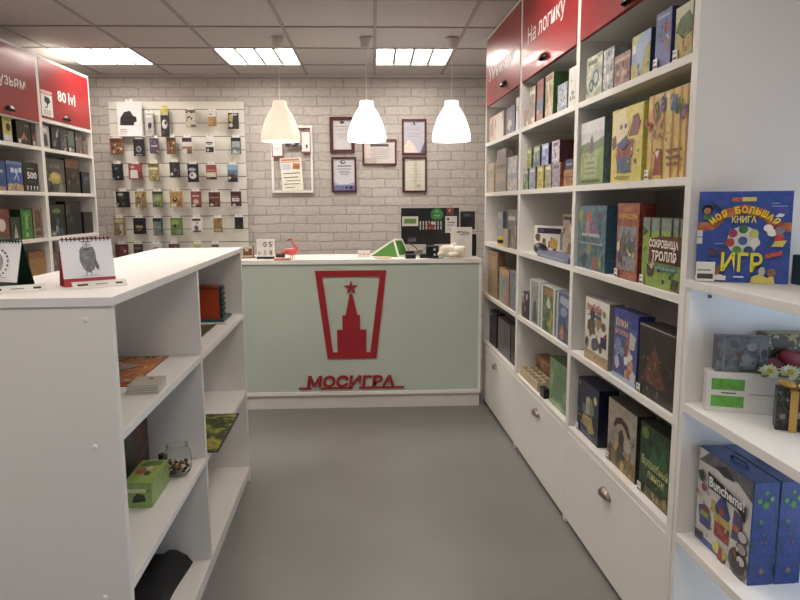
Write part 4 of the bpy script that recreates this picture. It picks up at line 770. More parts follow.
lb(4.742, 4.80, lA, .172, .06, '151416', [bg('38302e'), ('p', [(.1, .3), (.6, .5), (.9, .28), (.5, .2)], 'c06a3c'), ('r', .1, .7, .6, .9, '55504c')], 'narrow dark game box with an orange streak next to the upright', g, price=True)
g = 'games on the second shelf under Друзьям'
lb(4.23, 4.382, lB, .187, .06, '16305a', [bg('1f4a86'), ('r', .2, .6, .8, .7, '9ab5d8'), ('r', .1, 0, .9, .14, 'a5845a')], 'blue game box at the picture edge, second shelf', g)
lb(4.388, 4.586, lB, .192, .07, '12264a', [bg('2458a0'), ('r', 0, .9, 1, 1, '6a8ab8'), ('p', [(0, 0), (1, 0), (1, .2), (.6, .27), (0, .22)], 'b0936a'), N(5, ['8a6f4a', 'cdb38a'], .08, .05, .03, .95, .2, 45), ('r', .25, .62, .45, .78, 'cdd6e2'), ('r', .5, .6, .68, .76, 'cdd6e2'), ('r', .74, .64, .92, .8, 'cdd6e2'), ('p', [(.35, .35), (.5, .42), (.62, .55), (.68, .36), (.74, .34), (.64, .62), (.48, .48)], 'bdd0e6')], 'blue game box with white letters above a sandy ground, left of the black 500 box', g)
lb(4.592, 4.797, lB, .195, .07, '0e0e0f', [bg('161617'), ('r', .25, .78, .7, .8, 'bdbab4'), ('r', .3, .34, .75, .355, '8a8884')] + [q for u in (.2, .42, .64, .84) for q in [('e', u, .16, .05, .04, 'e6e3dc'), ('r', u - .03, .04, u + .03, .12, 'd9d6cf')]] + [('t', '500', .2, .44, .84, .68, 'efede8', .03)], 'black game box lettered 500 with four small white figures', g)
g = 'games on the second shelf under 80 lvl'
lb(4.875, 5.195, lB, .245, .07, '20201e', [bg('4a4a44'), ('p', [(.15, .35), (.3, .55), (.5, .62), (.75, .55), (.85, .35), (.6, .25), (.35, .28)], 'b0a13a'), ('e', .5, .48, .2, .09, 'cfc25c'), ('r', .25, .72, .75, .84, '6a6a62'), ('p', [(.1, 0), (.3, .35), (.45, .05)], '22221f'), ('p', [(.6, 0), (.75, .4), (.95, 0)], '77756a')], 'dark grey game box with a yellow glow in its middle', g)
lb(5.21, 5.45, lB, .258, .07, '14110f', [bg('2d2824'), ('r', 0, .74, 1, 1, '7a4f2f'), N(6, ['5a4f42', '8a7a62', '1d1a18'], .12, .1, .1, .9, .65, 46)], 'black game box with a rust brown top band', g)
lb(5.48, 5.632, lB, .17, .06, '15161a', [bg('282c34'), ('e', .55, .7, .2, .12, '5f6874'), N(4, ['4a525e', '191c22'], .16, sd=47)], 'small blackish blue game box at the right end below the small games', g)
g = 'games on the third shelf under 80 lvl'
lb(4.88, 5.145, lC, .232, .07, '0f1210', [bg('1c2226'), ('e', .5, .8, .25, .08, '6a8a3a'), N(9, ['3f5a6a', '2a3a30', '8a8f8a', '14181a'], .13, .1, .1, .9, .7, 48)], 'black game box with green and blue marks on the third shelf', g)
lb(5.16, 5.425, lC, .255, .07, '121110', [bg('201f1f'), N(7, ['3a3a3a', '2a2928', '55534f'], .14, sd=49)], 'near-black box in the middle of the third shelf under 80 lvl', g)
lb(5.462, 5.634, lC, .17, .06, '1d1614', [bg('2f2522'), ('r', .1, .7, .9, .76, '55453c')], 'low dark brown box at the right of the third shelf', g)
g = 'games on the third shelf under Друзьям'
lb(4.15, 4.372, lC, .205, .06, '4a1a18', [bg('7a2f28'), ('e', .6, .5, .2, .2, 'cfc3b5'), ('r', .1, .0, .9, .2, '4a5a3a')], 'reddish box at the picture edge, third shelf', g)
lb(4.38, 4.505, lC, .15, .06, '1b2a1c', [bg('243a28'), ('p', [(.3, .1), (.7, .1), (.5, .7)], 'b5b0a4'), ('e', .4, .8, .2, .08, '33543a')], 'low dark green box with a pale wedge, third shelf', g)
lb(4.512, 4.66, lC, .2, .07, '1a3a16', [bg('2f7a2a'), ('r', .35, .1, .6, .9, '8fb83a'), ('e', .5, .82, .3, .08, '55993a'), N(4, ['1f5a1f', 'a5c94a'], .1, sd=50)], 'bright green game box with a lime stripe, third shelf', g)
lb(4.668, 4.797, lC, .205, .06, '4a3826', [bg('8a7358'), ('r', .2, .35, .8, .92, '5a402a'), ('r', .3, .5, .7, .8, '7a4a34'), ('r', .2, .08, .8, .24, '4f3f30'), ('r', .05, 0, .12, 1, 'a8916f')], 'brown patterned game box at the right of the third shelf', g)
g = 'boxes on the fourth shelf of the left bookcases'
lb(4.57, 4.795, lD, .27, .12, '6a4a22', [bg('a07434'), ('r', 0, .82, 1, 1, '8a5f2a'), N(6, ['7a5a2f', 'b58a3f', '6a7a4a'], .12, .05, .05, .95, .5, 51)], 'ochre wooden-looking box behind the green calendar', g)
lb(4.9, 5.06, lD, .24, .06, '3a3834', [bg('6a6458'), N(5, ['8f8a7c', '4a463f'], .14, sd=52)], 'grey-brown box behind the red calendar', g)
# ------------------------------------------------------------------ on the open shelf unit
def rot_off(frame, deg): return frame.rot + math.radians(deg)
# the big blue book on top
sh = [bg('1f4fae'), ('p', [(0, .56), (.18, .58), (.3, .7), (.5, .76), (.7, .7), (.82, .58), (1, .56), (1, .66), (.86, .66), (.72, .8), (.5, .86), (.28, .8), (.14, .66), (0, .66)], 'c8602c'),
      ('r', .36, .89, .47, .93, 'd8473c'), ('r', .47, .89, .62, .935, 'e6d34a'), ('e', .5, .46, .17, .16, 'cfd2d0')]
for u, v, c_ in [(.5, .585, '3f7a34'), (.615, .54, 'c9d04a'), (.39, .54, 'a8325f'), (.365, .44, 'b8323a'), (.5, .46, '2f6a9a'), (.635, .44, 'e6e4dc'), (.44, .355, '5a9a34'), (.565, .355, '2f5a8a')]: sh.append(('e', u, v, .05, .047, c_))
sh += [('e', .1, .8, .06, .055, '1d1a1c'), ('e', .1, .785, .04, .035, 'c98a5a'), ('r', .06, .69, .15, .745, '4a8a5a'), ('p', [(.82, .72), (.86, .76), (.92, .75), (.95, .8), (.9, .72)], 'eef0f0'), ('r', .0, .5, .06, .57, 'e3e2dc'), ('r', .0, .42, .06, .49, 'e3e2dc'),
       ('e', .76, .6, .05, .04, 'ece8e2'), ('e', .8, .55, .05, .04, 'ece8e2'), ('e', .88, .575, .05, .05, '8a7a8a'), ('p', [(.82, .44), (.94, .44), (.92, .53), (.84, .53)], 'c83a34'), ('p', [(.8, .4), (.92, .4), (.96, .47), (.84, .46)], 'e3d24a'),
       ('p', [(.74, .27), (.92, .31), (.92, .36), (.75, .32)], 'c8423a'), ('r', .0, .02, .34, .07, 'f0eee6'), ('p', [(.02, .05), (.12, .1), (.3, .08), (.34, .02), (0, .02)], 'f0eee6'), ('e', .2, .12, .07, .05, 'b0702f'), ('e', .14, .2, .045, .04, '2a2426'), ('e', .27, .15, .04, .04, '8a5a3a'),
       ('p', [(.6, 0), (.86, 0), (.84, .1), (.78, .06), (.7, .1), (.62, .07)], 'e0d64a'), ('e', .72, .13, .035, .05, 'b5b8b0'), ('e', .82, .12, .045, .045, '9a6a4a'), ('e', .18, .33, .04, .04, '6a5040'), ('e', .28, .33, .03, .03, '8a3a44'), ('r', .42, .055, .53, .07, 'dfe3ec'), ('r', .2, .42, .3, .43, '8fa8d8'), ('r', .78, .86, .86, .87, '8fa8d8'), ('r', .78, .83, .94, .84, '8fa8d8'), ('p', [(.1, .9), (.2, .86), (.26, .8), (.24, .79), (.16, .85)], '3a3a5a'),
       ('t', 'ИГР', .28, .12, .72, .33, 'ecdf3a', .022), ('t', 'КНИГА', .37, .655, .63, .73, 'ecdf3a', .02), ('arc', 'МОЯ БОЛЬШАЯ', .5, .35, .445, 138, 42, .085, ['ecdf3a'])]
p_ = FR.w(.003, 1.838); an = math.radians(-27); w_ = .23
bkx, bky = p_[0] + w_ / 2 * math.cos(an), p_[1] + w_ / 2 * math.sin(an)
m = MB(); m.box(-w_ / 2, 0, 0, w_ / 2, .002, .25, col('1b3f93', .3)); m.box(-w_ / 2, .018, 0, w_ / 2, .02, .25, col('1b3f93', .3)); m.box(-w_ / 2, 0, 0, -w_ / 2 + .002, .02, .25, col('1b3f93', .3)); m.box(-w_ / 2 + .002, .002, .003, w_ / 2 - .004, .018, .247, col('e9e4d8', .8))
bk = m.build('book', None, (bkx, bky, 1.2385), (math.radians(-4), 0, an), smooth=False)
tag(bk, 'large square blue book with big yellow letters, leaning on the white shelf top', 'book')
c = MB(); paint(c, w_, .25, [s for s in sh if s[0] not in ('t', 'arc')]); cv = c.build('front_cover', bk, smooth=False)
c = MB(); paint(c, w_, .25, [s for s in sh if s[0] in ('t', 'arc')], y=-.0006 - .00025 * len(sh)); c.build('title_lettering', cv, smooth=False)['label'] = 'yellow title letters'
c = MB(); c.box(-w_ / 2 + .002, -.024, .001, -w_ / 2 + .05, -.023, .055, col('eceae4')); c.box(-w_ / 2 + .006, -.0243, .008, -w_ / 2 + .046, -.0239, .022, col('4a4a4a')); c.box(-w_ / 2 + .006, -.0243, .03, -w_ / 2 + .04, -.0239, .034, col('8a8a88'))
c.build('price_tag', bk, smooth=False)
zM, zL = .875, .466
gbox(FR.w(.262, 1.69, 1.2385), FR.rot - .1, .09, .08, .05, '1f3a4a', [bg('25455a'), ('r', 0, .1, .3, .9, '4a7a4a'), N(5, ['6a8a4a', '2f4f7a'], .12, sd=80)], 'small dark blue and green box at the right of the big blue book', None, cat='box', name='product_box')
g = 'things on the middle shelf of the open shelf unit'
def onu(lx, ly, z, deg): return dict(loc=FR.w(lx, ly, z), rot=rot_off(FR, deg))
q = onu(.125, 1.745, zM, -21)
gbox(q['loc'], q['rot'], .215, .114, .055, 'd5d2ca', [bg('dedbd3'), ('r', .06, .55, .46, .84, '5fb52f'), ('r', .06, .12, .46, .41, '5fb52f'), ('r', .18, .465, .36, .495, '3f3f3c'), ('r', .52, .47, .98, .49, '77756f')], 'white carton with two green rectangles on the middle shelf', None, cat='box', name='carton')
q = onu(.112, 1.762, zM + .1145, -14)
gbox(q['loc'], q['rot'], .135, .1, .04, '55565a', [bg(art(['5a5c60', '7a7c80', '46484c', '8f9194'], 16, 60)), ('e', .2, .5, .14, .16, '6f6a66'), ('e', .68, .72, .1, .12, '8d8f92'), ('e', .45, .5, .06, .08, '6a4440'), ('r', .55, .08, .8, .18, '77797d'), ('r', .12, 0, .16, 1, '7d7f84'), ('r', .84, 0, .88, 1, '7d7f84'), ('e', .92, .55, .06, .1, '3a3c40')], 'small dark grey patterned gift box standing on the white carton', None, cat='gift box', name='gift_box')
q = onu(.296, 1.782, zM, -8)
o = gbox(q['loc'], q['rot'], .19, .215, .06, '8a7a4a', [bg(art(['b5a566', '4a3f26', '9a8a4f', '3a3320', 'c9bb7f'], 30, 61, 'v')), N(24, ['2f2a1c', 'cfc38a', '6a5c34'], .05, sd=62)], 'gift box in gold leaf-pattern paper with a dark red bow', None, cat='gift box', name='gift_box')
m = MB(); rd = col('7a1626', .5)
m.box(-.095, -.012, .12, .095, -.0105, .148, rd)
for s in (-1, 1): m.ell((s * .034, -.022, .15), (.038, .011, .02), rd, rot=Matrix.Rotation(s * -.35, 3, 'Y')); m.ell((s * .045, -.014, .115), (.04, .004, .012), rd, rot=Matrix.Rotation(s * .5, 3, 'Y'))
m.ell((0, -.026, .14), (.013, .013, .015), rd); m.build('ribbon', o)['label'] = 'dark red ribbon bow'
def daisy(lx, ly, z, r, label, seed):
    R = random.Random(seed); t = thing('daisy_flower', label, 'flower', FR.w(lx, ly, z), 0, 'daisy flowers on the white carton')
    m = MB(); P = col('dcdcb8', .6)
    for ring, (n, rr, tl) in enumerate([(16, r, .25), (13, r * .78, .7), (9, r * .5, 1.1)]):
        for k in range(n):
            a = 2 * PI * k / n + ring * .2 + R.uniform(-.08, .08); ca, sa = math.cos(a), math.sin(a); L = rr * R.uniform(.85, 1.1); h = math.sin(tl) * L; d = math.cos(tl) * L; wv = .0042
            b = r * .1; pts = [(b * ca - wv * sa, b * sa + wv * ca, .012), (d * .6 * ca - wv * 1.5 * sa, d * .6 * sa + wv * 1.5 * ca, .012 + h * .7), (d * ca, d * sa, .012 + h), (d * .6 * ca + wv * 1.5 * sa, d * .6 * sa - wv * 1.5 * ca, .012 + h * .7), (b * ca + wv * sa, b * sa - wv * ca, .012)]
            m.add(pts + [(x, y, z_ - .0012) for x, y, z_ in pts], [(0, 1, 2, 3, 4), (9, 8, 7, 6, 5), (0, 5, 6, 1), (1, 6, 7, 2), (2, 7, 8, 3), (3, 8, 9, 4)], P)
    m.build('petals', t, rot=(.7, 0, -.3)); MB().ell((0, 0, .018), (.009, .009, .006), col('c9a92c', .7), 12, 8).build('flower_centre', t, rot=(.7, 0, -.3))
    MB().lathe([(.001, 0), (.008, .001), (.004, .008), (.003, .014)], col('5a6a2c', .6), seg=10).build('calyx', t)
    m = MB()
    for a in (.4, 2.2, 3.9, 5.3): m.ell((.025 * math.cos(a), .025 * math.sin(a), .003), (.02, .008, .0025), col('5c6c3a', .6), 10, 6, Matrix.Rotation(a, 3, 'Z'))
    m.build('leaves', t)
daisy(.165, 1.722, zM + .1145, .028, 'left white daisy lying on the carton, before the grey gift box', 1)
daisy(.212, 1.706, zM + .1145, .028, 'right white daisy lying on the carton, before the leaf-pattern gift box', 2)
q = onu(.202, 1.565, zM, -28)
o = gbox(q['loc'], q['rot'], .19, .105, .07, '2c2c2c', [bg(art(['262628', '4a4a4a', '1c1c1e', '6a6a66'], 40, 63, 'v')), N(26, ['8a8a84', '3a3a3a', 'a9a9a2', '161616'], .035, sd=64)], 'black patterned gift box with a gold ribbon, front of the middle shelf', None, cat='gift box', name='gift_box')
m = MB(); gd = col('c9a25a', .3, .5); m.box(-.066, -.011, 0, -.048, -.0095, .106, gd); m.box(-.066, -.011, .1055, -.048, .071, .107, gd)
for s in (-1, 1): m.ell((-.05 + s * .022, .02, .118), (.024, .012, .011), gd, rot=Matrix.Rotation(s * -.3, 3, 'Y'))
m.build('ribbon', o)['label'] = 'gold ribbon with a bow'
g = 'blue toy boxes on the lower shelf of the open shelf unit'
def toybox(lx, ly, lab):
    q = onu(lx, ly, zL, -90)
    sh = [bg('d9d6d2'), ('r', 0, 0, .62, .07, '2f5fae'), ('p', [(0, .86), (.2, 1), (1, 1), (1, .8), (.75, .9), (.4, .88)], '6a6a72'), ('p', [(.3, .9), (.55, .98), (.7, .88), (.5, .86)], '33343c'),
          ('p', [(.36, .5), (.52, .7), (.66, .5), (.62, .42), (.42, .42)], '3a4a8a'), ('r', .36, .36, .66, .44, 'c9b23a'), ('r', .38, .2, .66, .36, 'a83a34'), ('r', .3, .42, .38, .55, 'c9b84a'), ('e', .5, .5, .05, .04, 'c04a3a'), ('p', [(.7, .32), (.72, .62), (.88, .6), (.86, .34)], '4a4f7a'), ('r', .72, .42, .84, .48, 'b5603a'),
          ('p', [(.1, .2), (.06, .38), (.18, .44), (.3, .34), (.3, .2)], '33449a'), ('e', .2, .38, .08, .05, '8a3a34'), ('p', [(.1, .3), (.3, .3), (.28, .36), (.12, .36)], '9ab04a'), ('e', .85, .13, .17, .15, '55585e'), ('e', .85, .13, .12, .11, '33363c'),
          ('e', .9, .42, .09, .06, '2c2c30'), ('e', .9, .42, .075, .05, 'cfccc8'), ('e', .9, .3, .09, .06, '2c2c30'), ('e', .9, .3, .075, .05, 'b5a5a0'), ('e', .9, .18, .08, .055, '2c2c30'), ('e', .9, .18, .065, .045, 'd5d2ce'),
          ('e', .46, .1, .07, .06, 'd8c93a'), ('e', .6, .08, .06, .05, 'c9b83a'), ('p', [(.5, 0), (.6, 0), (.58, .14), (.52, .14)], 'a8342f'), ('r', .04, .05, .2, .12, '3a3a3e'), ('e', .17, .62, .05, .04, 'a53a34'), ('e', .12, .7, .05, .035, '3a4a4a'), ('p', [(.04, .76), (.14, .8), (.18, .72), (.08, .68)], '3f4a44'),
          ('p', [(.26, .66), (.24, .82), (.94, .74), (.95, .58), (.8, .66)], '1d1d20'), ('t', 'Bunchems!', .28, .68, .93, .79, 'efeeea', .03, -.0)]
    o = gbox(q['loc'], q['rot'], .268, .283, .07, '183c80', sh, lab, g, cat='toy', name='toy_box')
    m = MB(); P_ = lambda y, z: (.1347, y * .07, z * .283)      # print on the blue end panel
    for (y, z, r_, c_) in [(.25, .82, .09, '6a9a3a'), (.5, .78, .13, '4f8a3a'), (.72, .84, .08, '7aa83a'), (.5, .9, .07, '5f9a3a'), (.35, .62, .08, '4a8a44'), (.5, .5, .05, '8a4a4a'), (.42, .42, .05, '6a4a7a'), (.6, .42, .05, '8a4a4a'), (.5, .34, .05, '6a4a7a'), (.5, .14, .1, '8a6a4a')]:
        n = 10; m.add([P_(y + r_ * math.cos(2 * PI * k / n) * (1.2 if k % 2 else .7), z + r_ * .3 * math.sin(2 * PI * k / n) * (1.2 if k % 2 else .7)) for k in range(n)], [tuple(range(n))], col(c_))
    m.build('side_print', o, smooth=False)
    m = MB(); hn = col('2b3f7a', .4)
    m.tube([(-.04, .04, .283), (-.03, .04, .292), (.03, .04, .292), (.04, .04, .283)], .004, hn); m.build('carry_handle', o)
toybox(.05, 1.705, 'toy box with a white picture front and blue end, front of the lower shelf')
toybox(.123, 1.705, 'second blue toy box standing close behind the white-fronted one, only its blue end showing')

# ------------------------------------------------------------------ on and in the island shelf
IT, S1, S2, S0 = 1.2438, .9027, .5003, .0834
def calendar(lx, ly, deg, hc, label, art_fn):
    rz = rot_off(FI, deg); t = thing('desk_calendar', label, 'calendar', FI.w(lx, ly, IT), rz, 'desk calendars on the island')
    Wc = .132; h = .127; th = .44; Cc = col(hc, .5); dy = h * math.tan(th) * .5
    # front card and back card meet at the rings
    for nm, s in (('front_card', 1), ('back_card', -1)):
        y0, y1 = (0, dy) if s > 0 else (2 * dy, dy); m = MB()
        m.add([(-Wc / 2, y0, 0), (Wc / 2, y0, 0), (Wc / 2, y1, h), (-Wc / 2, y1, h), (-Wc / 2, y0 + s * .0016, 0), (Wc / 2, y0 + s * .0016, 0), (Wc / 2, y1 + s * .001, h), (-Wc / 2, y1 + s * .001, h)], [(0, 1, 2, 3), (7, 6, 5, 4), (0, 4, 5, 1), (1, 5, 6, 2), (2, 6, 7, 3), (3, 7, 4, 0)], Cc)
        m.build(nm, t, smooth=False)
    MB().box(-Wc / 2, .002, 0, Wc / 2, 2 * dy - .002, .0012, Cc).build('base_card', t)
    m = MB(); paint(m, Wc, h, [('r', 0, .17, 1, 1, col('f8f7f9', .6))] + art_fn, y=-.0012); pg = m.build('page', t, (0, 0, 0), (-math.atan2(dy, h), 0, 0), smooth=False); pg['label'] = 'white page with a grey drawing'
    m = MB(); k_ = col('1f1f20', .35, .4)
    for k in range(12):
        x = -Wc / 2 + .008 + k * (Wc - .016) / 11
        m.tube([(x, dy + .0055 * math.cos(a), h - .002 + .0055 * math.sin(a)) for a in [2 * PI * i / 10 for i in range(11)]], .0013, k_, 5)
    m.build('binding_ring', t)
gry = art(['8f8f90', '7a7a7b', 'a5a5a6'], 60, 70)
animal = [('p', [(.34, .55), (.36, .78), (.4, .84), (.62, .84), (.66, .7), (.66, .5), (.6, .34), (.5, .28), (.4, .36)], gry), ('e', .5, .88, .09, .06, 'd5d5d5'), ('r', .4, .945, .6, .965, '4a4a4a'), ('p', [(.49, .84), (.51, .84), (.505, .95), (.495, .95)], '4a4a4a'), ('e', .49, .78, .07, .025, '6a6a6a'),
          ('p', [(.64, .6), (.7, .4), (.68, .32), (.63, .38)], '6f6f70'), ('r', .44, .24, .455, .32, '55565a'), ('r', .53, .24, .545, .32, '55565a')] + [('r', .38 + .05 * k, .215, .41 + .05 * k, .225, '77777a') for k in range(6)] + [('r', .3, .195, .75, .2, 'a9a9ac')]
calendar(-.137, 1.835, 34, 'c23a46', 'red desk calendar with a standing grey animal on its page', animal)
donut = [('e', .38, .55, .2, .22, 'a9a9aa'), ('r', .3, .26, .7, .27, '9a9a9c')] + [('e', .44 + .27 * math.cos(a), .56 + .27 * math.sin(a), .022, .022, '1f1f20') for a in [(-70 + 20 * k) * PI / 180 for k in range(13)]] + [('r', .3, .21, .8, .215, 'a9a9ac')]
calendar(-.345, 1.76, -24, '17402a', 'dark green desk calendar cut by the left picture edge', donut)
def strip(lx, ly, deg, label):
    o = MB().box(-.068, -.014, 0, .068, .014, .0012, col('ece8dd')).box(-.064, -.012, .0012, .064, .006, .0016, col('f2efe6')).build('price_strip', None, FI.w(lx, ly, IT + .0075), (.62, 0, rot_off(FI, deg)), smooth=False)
    tag(o, label, 'price strip', 'price strips before the calendars'); m = MB()
    m.box(.04, -.004, .0018, .058, .003, .0021, col('2f2c2a')); m.box(-.056, -.004, .0018, -.03, .003, .0021, col('3a3734')); m.box(-.01, -.002, .0018, .02, .001, .0021, col('8a867c')); m.build('print', o, smooth=False)
strip(-.1, 1.80, 34, 'white price strip before the red calendar')
strip(-.275, 1.71, 30, 'white price strip before the dark green calendar')
g = 'things in the near bay of the island'
path = [bg(art(['c9793a', 'b5622f', 'd99a4f', 'a8542c'], 22, 71))] + [('r', .04, .86, .96, .96, 'd8a94a')] + [('r', .06 + .085 * k, .87, .1 + .085 * k, .95, ['8a2f2a', 'e9dcb8', '3f6a4a'][k % 3]) for k in range(11)] + [('p', [(.1, .45), (.5, .7), (.8, .62), (.7, .5), (.4, .45)], 'b9b3a6'), ('e', .3, .4, .15, .1, '4f8a6a'), ('e', .55, .32, .14, .09, 'c05a3a'), ('e', .22, .45, .06, .05, '2a2422'), ('r', .05, .05, .95, .14, 'c98a4f')] + [('e', .1 + .1 * k, .1, .03, .025, ['e6d9b0', '8a3a2a'][k % 2]) for k in range(9)] + [N(14, ['d9b46a', '8a4a2c', 'e9d9b0', '6a7a5a'], .05, sd=72)]
m = MB(); m.box(-.135, 0, 0, .135, .41, .004, col('9a5a2f')); o = m.build('game_board', None, FI.w(-.25, 2.035, S1), FI.rot, smooth=False); tag(o, 'flat orange patterned game board on the upper shelf of the near bay', 'game board')
c = MB(); paint(c, .268, .408, path, y=-.0005); pr = c.build('board_print', o, (0, .001, .004), (-PI / 2, 0, 0), smooth=False)
pr.rotation_euler = (-PI / 2, 0, 0)
# lay the print face up: turn it so that its top edge points into the shelf
def cards(lx, ly, n, deg, label):
    t = None; m = MB(); R = random.Random(5)
    for k in range(n):
        a = R.uniform(-.02, .02); x0, y0 = R.uniform(-.001, .001), R.uniform(-.001, .001); z = k * .0024
        m.box(-.044 + x0, -.055 + y0, z, .044 + x0, .055 + y0, z + .002, col(['d9d5c9', 'c9c4b5', 'b5b0a0'][k % 3]))
    o = m.build('card_deck', None, FI.w(lx, ly, S1), rot_off(FI, deg), smooth=False); tag(o, label, 'cards')
    c = MB(); c.box(.0, .015, n * .0024, .012, .03, n * .0024 + .0004, col('4a463c')); c.build('print', o, smooth=False)
cards(-.055, 1.997, 12, 3, 'squared stack of pale cards beside the orange game board')
gbox(FI.w(-.245, 2.12, S2), FI.rot, .12, .275, .26, '2a211d', [bg('2c2320'), ('e', .5, .8, .25, .08, '4f4542'), ('p', [(.1, 0), (.9, .2), (.9, .27), (.1, .06)], '7a4a2a')], 'tall dark brown box in the middle shelf of the near bay', None, cat='box')
for o in C.objects:
    if o.get('label', '').startswith('tall dark brown box'):
        m = MB(); m.add([(.0606, .12, .12), (.0606, .2, .12), (.0606, .2, .27), (.0606, .12, .27)], [(0, 1, 2, 3)], col('6a3428')); m.add([(.0606, .03, .17), (.0606, .09, .17), (.0606, .08, .25), (.0606, .04, .25)], [(0, 1, 2, 3)], col('4a4a48')); m.add([(.0606, .01, .02), (.0606, .24, .09), (.0606, .24, .11), (.0606, .01, .045)], [(0, 1, 2, 3)], col('7a4f2c')); m.build('side_print', o, smooth=False)
o = gbox(FI.w(-.123, 2.045, S2), FI.rot, .09, .082, .2, '86a34c', [bg('8fae55'), ('r', .12, .62, .8, .78, 'c9d6a0'), ('p', [(.3, .2), (.8, .25), (.75, .5), (.5, .6), (.35, .45)], '3a4a2a')], 'bright green game box lying in the middle shelf of the near bay', None)
c = MB(); paint(c, .086, .195, [bg(art(['8fae55', 'a3bd68'], 10, 73)), ('e', .3, .5, .2, .14, 'b5542f'), ('e', .55, .62, .14, .1, 'd9cfa8'), ('e', .6, .4, .12, .1, '4a4a30'), ('p', [(.1, .7), (.9, .75), (.9, .95), (.2, .92)], '6a8a3a'), N(8, ['c8733a', '3f5a2c', 'e3ddbf'], .08, .15, .3, .85, .8, 74)], y=-.0004)
pr = c.build('lid_print', o, (0, .002, .082), (-PI / 2, 0, 0), smooth=False)
# glass jar of tokens
jx = FI.w(-.066, 2.31, S2)
gl = glass('f4f7f5'); prof = [(.001, .001), (.03, .001), (.042, .01), (.049, .03), (.05, .055), (.046, .08), (.038, .098), (.036, .106), (.038, .112)]
inn = [(r - .002 if r > .01 else r, z + (.002 if z < .03 else 0)) for r, z in reversed(prof)]
o = MB().lathe(prof + inn, gl, seg=32).build('glass_jar', None, jx, fix=True); tag(o, 'small open glass jar of coloured tokens in the near bay', 'jar')
m = MB(); R = random.Random(9); cs = ['c9a02f', '8a3a2c', '2c2c3a', 'd9cfb0', '3f5a8a', 'a8642c', '5a3a5a']
for k in range(84):
    lay = k // 20; a = R.random() * 6.28; r_ = (.026, .036, .04, .04, .03)[min(4, lay)] * math.sqrt(R.random()); m.ell((r_ * math.cos(a), r_ * math.sin(a), .0085 + .0105 * lay), (.0065, .0065, .005), col(cs[k % 7]), 8, 6)
tag(m.build('tokens', None, jx), 'heap of coloured tokens in the glass jar', 'tokens', None, 'stuff')
o = MB().lathe([(.001, 0), (.013, 0), (.014, .004), (.014, .036), (.012, .04), (.001, .04)], col('1a1a1b', .4), seg=20).build('black_cap', None, FI.w(-.15, 2.41, S2)); tag(o, 'small black cylinder behind the glass jar', 'cap')
# black fabric bag on the bottom shelf
m = MB(); n1, n2 = 22, 16; R = random.Random(3); vs = []; fs = []; ph = [R.random() * 6 for _ in range(6)]
for i in range(n1 + 1):
    for j in range(n2 + 1):
        u, v = i / n1, j / n2                     # u along the shelf, v across
        x = -.375 + .315 * v; y = 1.80 + .64 * u
        x += .03 * math.sin(u * 5 + ph[0]) * v; edge = min(1, 6 * min(u, 1 - u, v, 1 - v))
        zz = (.03 + .072 * u * (1 - .35 * abs(v - .75)) + .012 * math.sin(9 * u + 4 * v + ph[1]) + .009 * math.sin(15 * v - 6 * u + ph[2])) * math.sqrt(edge) if edge > 0 else 0
        taper = 1 - .55 * max(0, u - .45) / .55; x = -.075 + (x + .075) * (taper if u > .45 else 1)
        vs.append((x, y - 1.595, zz + .003))
for i in range(n1):
    for j in range(n2): q = i * (n2 + 1) + j; fs.append((q, q + n2 + 1, q + n2 + 2, q + 1))
b_ = len(vs); m.add(vs + [(x, y, .0005) for x, y, z in vs], fs + [tuple(reversed([k + b_ for k in f])) for f in fs], col('141416', .8))
rim = [j for j in range(n2 + 1)] + [i * (n2 + 1) + n2 for i in range(1, n1 + 1)] + [n1 * (n2 + 1) + j for j in range(n2 - 1, -1, -1)] + [i * (n2 + 1) for i in range(n1 - 1, 0, -1)]
m.add(vs + [(x, y, .0005) for x, y, z in vs], [(rim[k], rim[(k + 1) % len(rim)], rim[(k + 1) % len(rim)] + b_, rim[k] + b_) for k in range(len(rim))], col('141416', .8))
o = m.build('fabric_bag', None, FI.w(0, 1.595, S0), FI.rot, fix=True); tag(o, 'crumpled black fabric bag on the bottom shelf of the near bay', 'bag')
# far bay
m = MB(); m.box(-.16, 0, 0, .152, .2, .012, col('2c5a60')); m.box(-.14, .02, .012, .128, .1, .17, col('b5441f', .4))
for k in range(6): m.box(.129, .03, .022 + .025 * k, .143, .1, .036 + .025 * k, col('1f3a40'))
m.box(.1285, .03, .012, .138, .1, .17, col('234a50')); m.box(-.14, .0185, .155, .128, .0199, .165, col('8a2f18'))
o = m.build('card_box', None, FI.w(-.205, 3.165, S1), FI.rot, bevel=.001, smooth=False); tag(o, 'orange-red upright card box on a teal base in the far bay', 'box')
o = MB().box(-.11, -.15, 0, .11, .15, .006, col('3a4432')).box(-.1, -.14, .006, .1, .14, .0066, col('4a5640')).build('flat_board', None, FI.w(-.185, 2.93, S1), FI.rot, smooth=False); tag(o, 'flat dark green board on the upper shelf of the far bay', 'board')
o = MB().box(-.028, -.012, 0, .028, .012, .0015, col('b5a890')).build('paper_tag', None, FI.w(-.065, 3.12, S1), rot_off(FI, 8), smooth=False); tag(o, 'small beige card slip in front of the orange-red card box', 'card')
m = MB(); m.box(-.17, 0, 0, .17, .48, .004, col('20261a')); o = m.build('game_mat', None, FI.w(-.136, 2.512, S2), FI.rot, smooth=False); tag(o, 'black, green and yellow marbled game mat jutting over the shelf edge of the far bay', 'mat')
c = MB(); paint(c, .326, .466, [bg(art(['1f2a16', '23301a', 'b5b03a', '4a5a22', '161c12', '8a9a34'], 7, 75))], y=-.0004)
pr = c.build('mat_print', o, (0, .007, .004), (-PI / 2, 0, 0), smooth=False)

